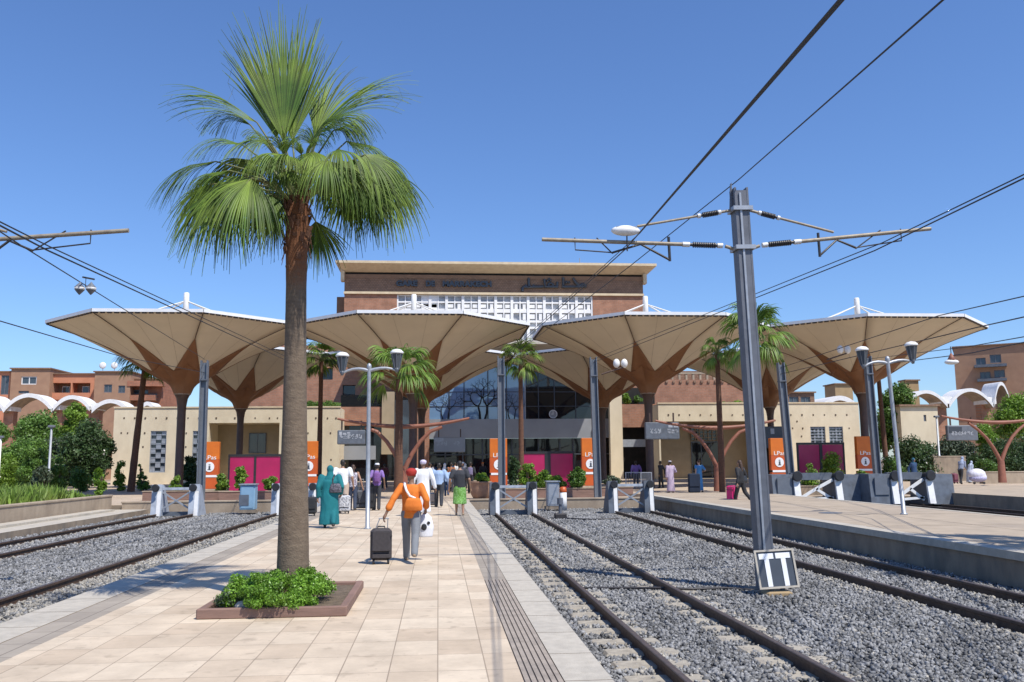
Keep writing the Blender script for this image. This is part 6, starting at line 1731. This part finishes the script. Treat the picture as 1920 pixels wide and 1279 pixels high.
# traveller in teal
p=person("person in a full length teal robe and teal headscarf, walking with a grey handbag",at_px(617,990),4,1.66,0,hair=None,robe=(c_teal,.10,True),stride=.34,arms=((-.33,-.06,.86),(.31,.10,.95)),build=1.3,scarf=c_teal,shoes=SHOE)
shoulder_bag("dark grey patterned handbag tucked under the arm of the teal robed person",p,.17,-.20,1.13,.17,.13,cloth((.14,.13,.16),(.05,.05,.06),True),blackish,1)
# white shirt man and companion
p=person("tall person in a white t-shirt and beige shorts seen from behind the teal robe",at_px(641,962),3,1.84,0,c_white,c_beige,shorts=True,stride=.2,arms=((.10,-.05),(.14,-.02)),build=1.22)
p=person("person with brown hair, printed white top and dark jeans pulling a grey suitcase",at_px(661,957),2,1.66,0,c_print,c_denim,hair='long',stride=.25,arms=((.1,0),(.2,-.12)),sleeves='none')
suitcase("large grey suitcase standing left of the slim lamp post pole",at_px(677,956),2,.50,.72,.3,mat("grey_luggage",(.10,.105,.12),(.08,.085,.1),20,.6),None)
suitcase("small white patterned bag case beside the teal robed person",at_px(646,963),0,.40,.62,.26,cloth((.6,.6,.6),(.25,.25,.27),True),None,0,False)
suitcase("small dark suitcase at the edge of the big palm trunk",at_px(584,967),0,.34,.62,.28,blackish,None,0,False)
p=person("person in purple and white top and dark jeans standing right of the lamp post",at_px(706,957),0,1.72,1,c_purple,c_dark,hair='short',hat=('cap',c_white),stride=.2,arms=((.08,-.02),(.12,-.04)),sleeves='short',build=.95)
backpack("purple backpack worn by the person right of the lamp post",p,cloth((.23,.10,.30),(.16,.07,.22)),-.19,1.22,.13,.2)
suitcase("black suitcase beside the person with the purple backpack",at_px(694,957),0,.3,.95,.24,blackish,None)
# white kaftan, blue shirt, green skirt
p=person("person in a long white kaftan and pale purple turban walking beside the person in orange",at_px(793,968),-4,1.80,1,hair=None,robe=(c_white,.13,True),stride=.3,arms=((.12,.0),(.18,-.02)),hat=('turban',cloth((.48,.40,.56),(.62,.58,.64),True)),build=1.12)
p=person("person in a light blue shirt and dark grey trousers ahead of the white kaftan",at_px(823,951),-3,1.70,1,c_blue,c_dark,hair='short',stride=.3,arms=((.06,.1),(.2,.02)),sleeves='long',build=1.15)
p=person("person in a dark t-shirt and green patterned wrap skirt at the platform edge",at_px(862,967),-3,1.76,0,c_dark,None,hair='short',skirt=(c_green,.38),stride=.22,arms=((.14,.02),(.14,-.02)),build=1.15,shoes=SANDAL)
suitcase("pale sack shaped case beside the white kaftan and blue shirt",at_px(809,950),0,.4,.55,.3,cloth((.45,.38,.32),(.38,.32,.27)),None,0,False)
# crowd near the hall doors
crowd=[("person in black with a purple backpack beside the terracotta pot",882,916,50,1.74,c_black,c_black,'short'),("person in an orange-brown shirt in the crowd before the hall doors",846,914,52,1.70,cloth((.35,.14,.06),(.28,.11,.05)),c_dark,'short'),
 ("person in a pale cap and grey shirt at the hall doors",868,912,55,1.74,cloth((.3,.3,.32),(.25,.25,.27)),c_dark,'cap'),("person in a white headscarf among the crowd ahead of the blue shirt",834,910,56,1.66,c_black,c_black,'scarf'),
 ("person in a dark coat at the left of the hall door crowd",812,912,57,1.70,c_navy,c_dark,'short'),("person in a blue shirt stooping behind the dark t-shirt",838,922,46.5,1.45,c_blue,c_navy,'short'),
 ("person in black beneath the departure board, left of the middle palm",662,912,58,1.7,c_black,c_dark,'short'),("person with an orange cap before the dark hall doors",905,905,63,1.72,c_black,c_dark,'ocap'),
 ("person in white standing far inside the crowd",858,904,66,1.72,c_white,c_dark,'short'),("person in charcoal with a white headscarf just left of the terracotta pot",872,908,58,1.64,c_dark,c_black,'scarf'),("person in pale grey between the white kaftan and the light blue shirt",806,918,49,1.72,cloth((.38,.38,.40),(.32,.32,.34)),c_dark,'short'),
 ("person in navy at the back of the hall door crowd, under the grey board",853,901,70,1.74,c_navy,c_navy,'short'),("person in dark red by the entrance left of the palm",722,906,62,1.68,cloth((.12,.03,.03),(.09,.02,.02)),c_dark,'short')]
for lab,px,py,Y,h,t,bt,hr in crowd:
    x=AX(px,Y)
    p=person(lab,(x,Y),random.uniform(-25,25),h,random.choice((0,1)),t,bt,hair='short' if hr in('short',) else None,hat=('cap',c_white) if hr=='cap' else (('cap',c_or) if hr=='ocap' else None),scarf=c_white if hr=='scarf' else None,stride=random.uniform(.1,.35),sleeves='long',arms=((.08,.02),(.08,.03)))
    if 'purple backpack' in lab: backpack("purple grey backpack on the person beside the terracotta pot",p,cloth((.20,.17,.27),(.14,.12,.2),True))
# right side
p=person("person in a long lavender kaftan standing before the right recess",at_px(1258,925),12,1.72,0,hair='short',robe=(c_lav,.12,True),stride=.1,arms=((-.26,-.02,.82),(.22,.22,1.12)),hat=('cap',cloth((.5,.48,.5),(.4,.38,.4))))
p=person("person in a bright blue top and long blue skirt beside the right strut frame",at_px(1312,924),8,1.74,2,c_sky,None,hair='bun',skirt=(c_sky,.12),stride=.15,arms=((-.3,-.2,.95),(.25,.15,1.1)),sleeves='short')
suitcase("tall dark navy suitcase of the blue dressed person",at_px(1302,926),-6,.60,1.05,.35,cloth((.012,.022,.045),(.009,.017,.035)),p['hand'][-1])
p=person("person in black with a black shoulder bag and rosy suitcase left of the steel mast",at_px(1390,947),35,1.74,0,c_black,c_black,hair='long',stride=.5,arms=((-.34,-.1,.86),(.16,.06)),sleeves='long',build=1.05)
shoulder_bag("black shoulder bag of the person left of the steel mast",p,.2,-.05,1.02,.18,.15,blackish,blackish,1)
suitcase("bright pink rounded suitcase pulled left of the steel mast",at_px(1373,945),50,.48,.72,.3,mat("bright_pink_case",(.62,.02,.16),(.52,.016,.13),3,.35),p['hand'][-1])
p=person("person in purple standing at the counter behind the grey barriers",(AX(1190,57),57),0,1.72,1,c_purple,c_dark,stride=.1,sleeves='long',build=1.15)
p=person("dark clothed person waiting in the shade right of the third canopy column",(AX(1236,56),56),40,1.70,1,c_black,c_black,stride=.1,sleeves='long')
p=person("person in black deeper in the right recess, before the doorway",(AX(1252,61),61),-30,1.6,1,c_dark,c_dark,stride=.1,sleeves='long')
p=person("person in dark teal seated height behind the far buffer, by the white blossom",(AX(1708,50),50),200,1.75,0,hair=None,robe=(c_navy,.1,True),scarf=cloth((.02,.10,.16),(.015,.08,.13)),stride=.05)
p=person("stooping traveller with a grey-blue headscarf leaning over luggage on the far right platform",at_px(1803,908,.2),-60,1.62,0,cloth((.25,.28,.36),(.2,.22,.3)),c_black,hair=None,scarf=cloth((.34,.40,.54),(.24,.28,.4),True),stride=.35,arms=((-.1,.45,1.0),(.12,.45,.98)),sleeves='long',lean=.45,z=.2)
p=person("second traveller crouched low over the luggage in a pale blue shawl",at_px(1818,906,.2),-75,1.35,0,hair=None,robe=(cloth((.45,.50,.60),(.36,.41,.5)),.10,True),scarf=cloth((.42,.48,.6),(.34,.4,.5)),stride=.15,arms=((-.1,.4,1.0),(.12,.4,1.0)),lean=.5,z=.2)
xy=at_px(1833,908,.2); r=thing("luggage_bundle","white and purple bundle on small wheels beside the stooping travellers","luggage",(*xy,.2),0,"luggage of the travellers")
v,f=soft([('ell',(0,0,.58),(.52,.36,.34)),('ell',(.1,0,.42),(.48,.34,.26))],.03,6); MB().add(v,f,0,True).build("bundle",cloth((.74,.73,.78),(.62,.6,.68)),r)
v,f=soft([('ell',(.03,-.02,.34),(.53,.37,.22))],.03,6); MB().add(v,f,0,True).build("lower_bag",cloth((.26,.24,.40),(.5,.48,.6),True),r)
for sx in (-.3,.3): MB().tube([(sx,-.2,.07),(sx,-.14,.07)],.07,10).build("wheel",blackish,r)
xy=at_px(1790,907,.2); suitcase("small dark rose suitcase at the feet of the stooping traveller",xy,20,.4,.62,.28,cloth((.2,.06,.09),(.15,.05,.07)),None,.2,False)
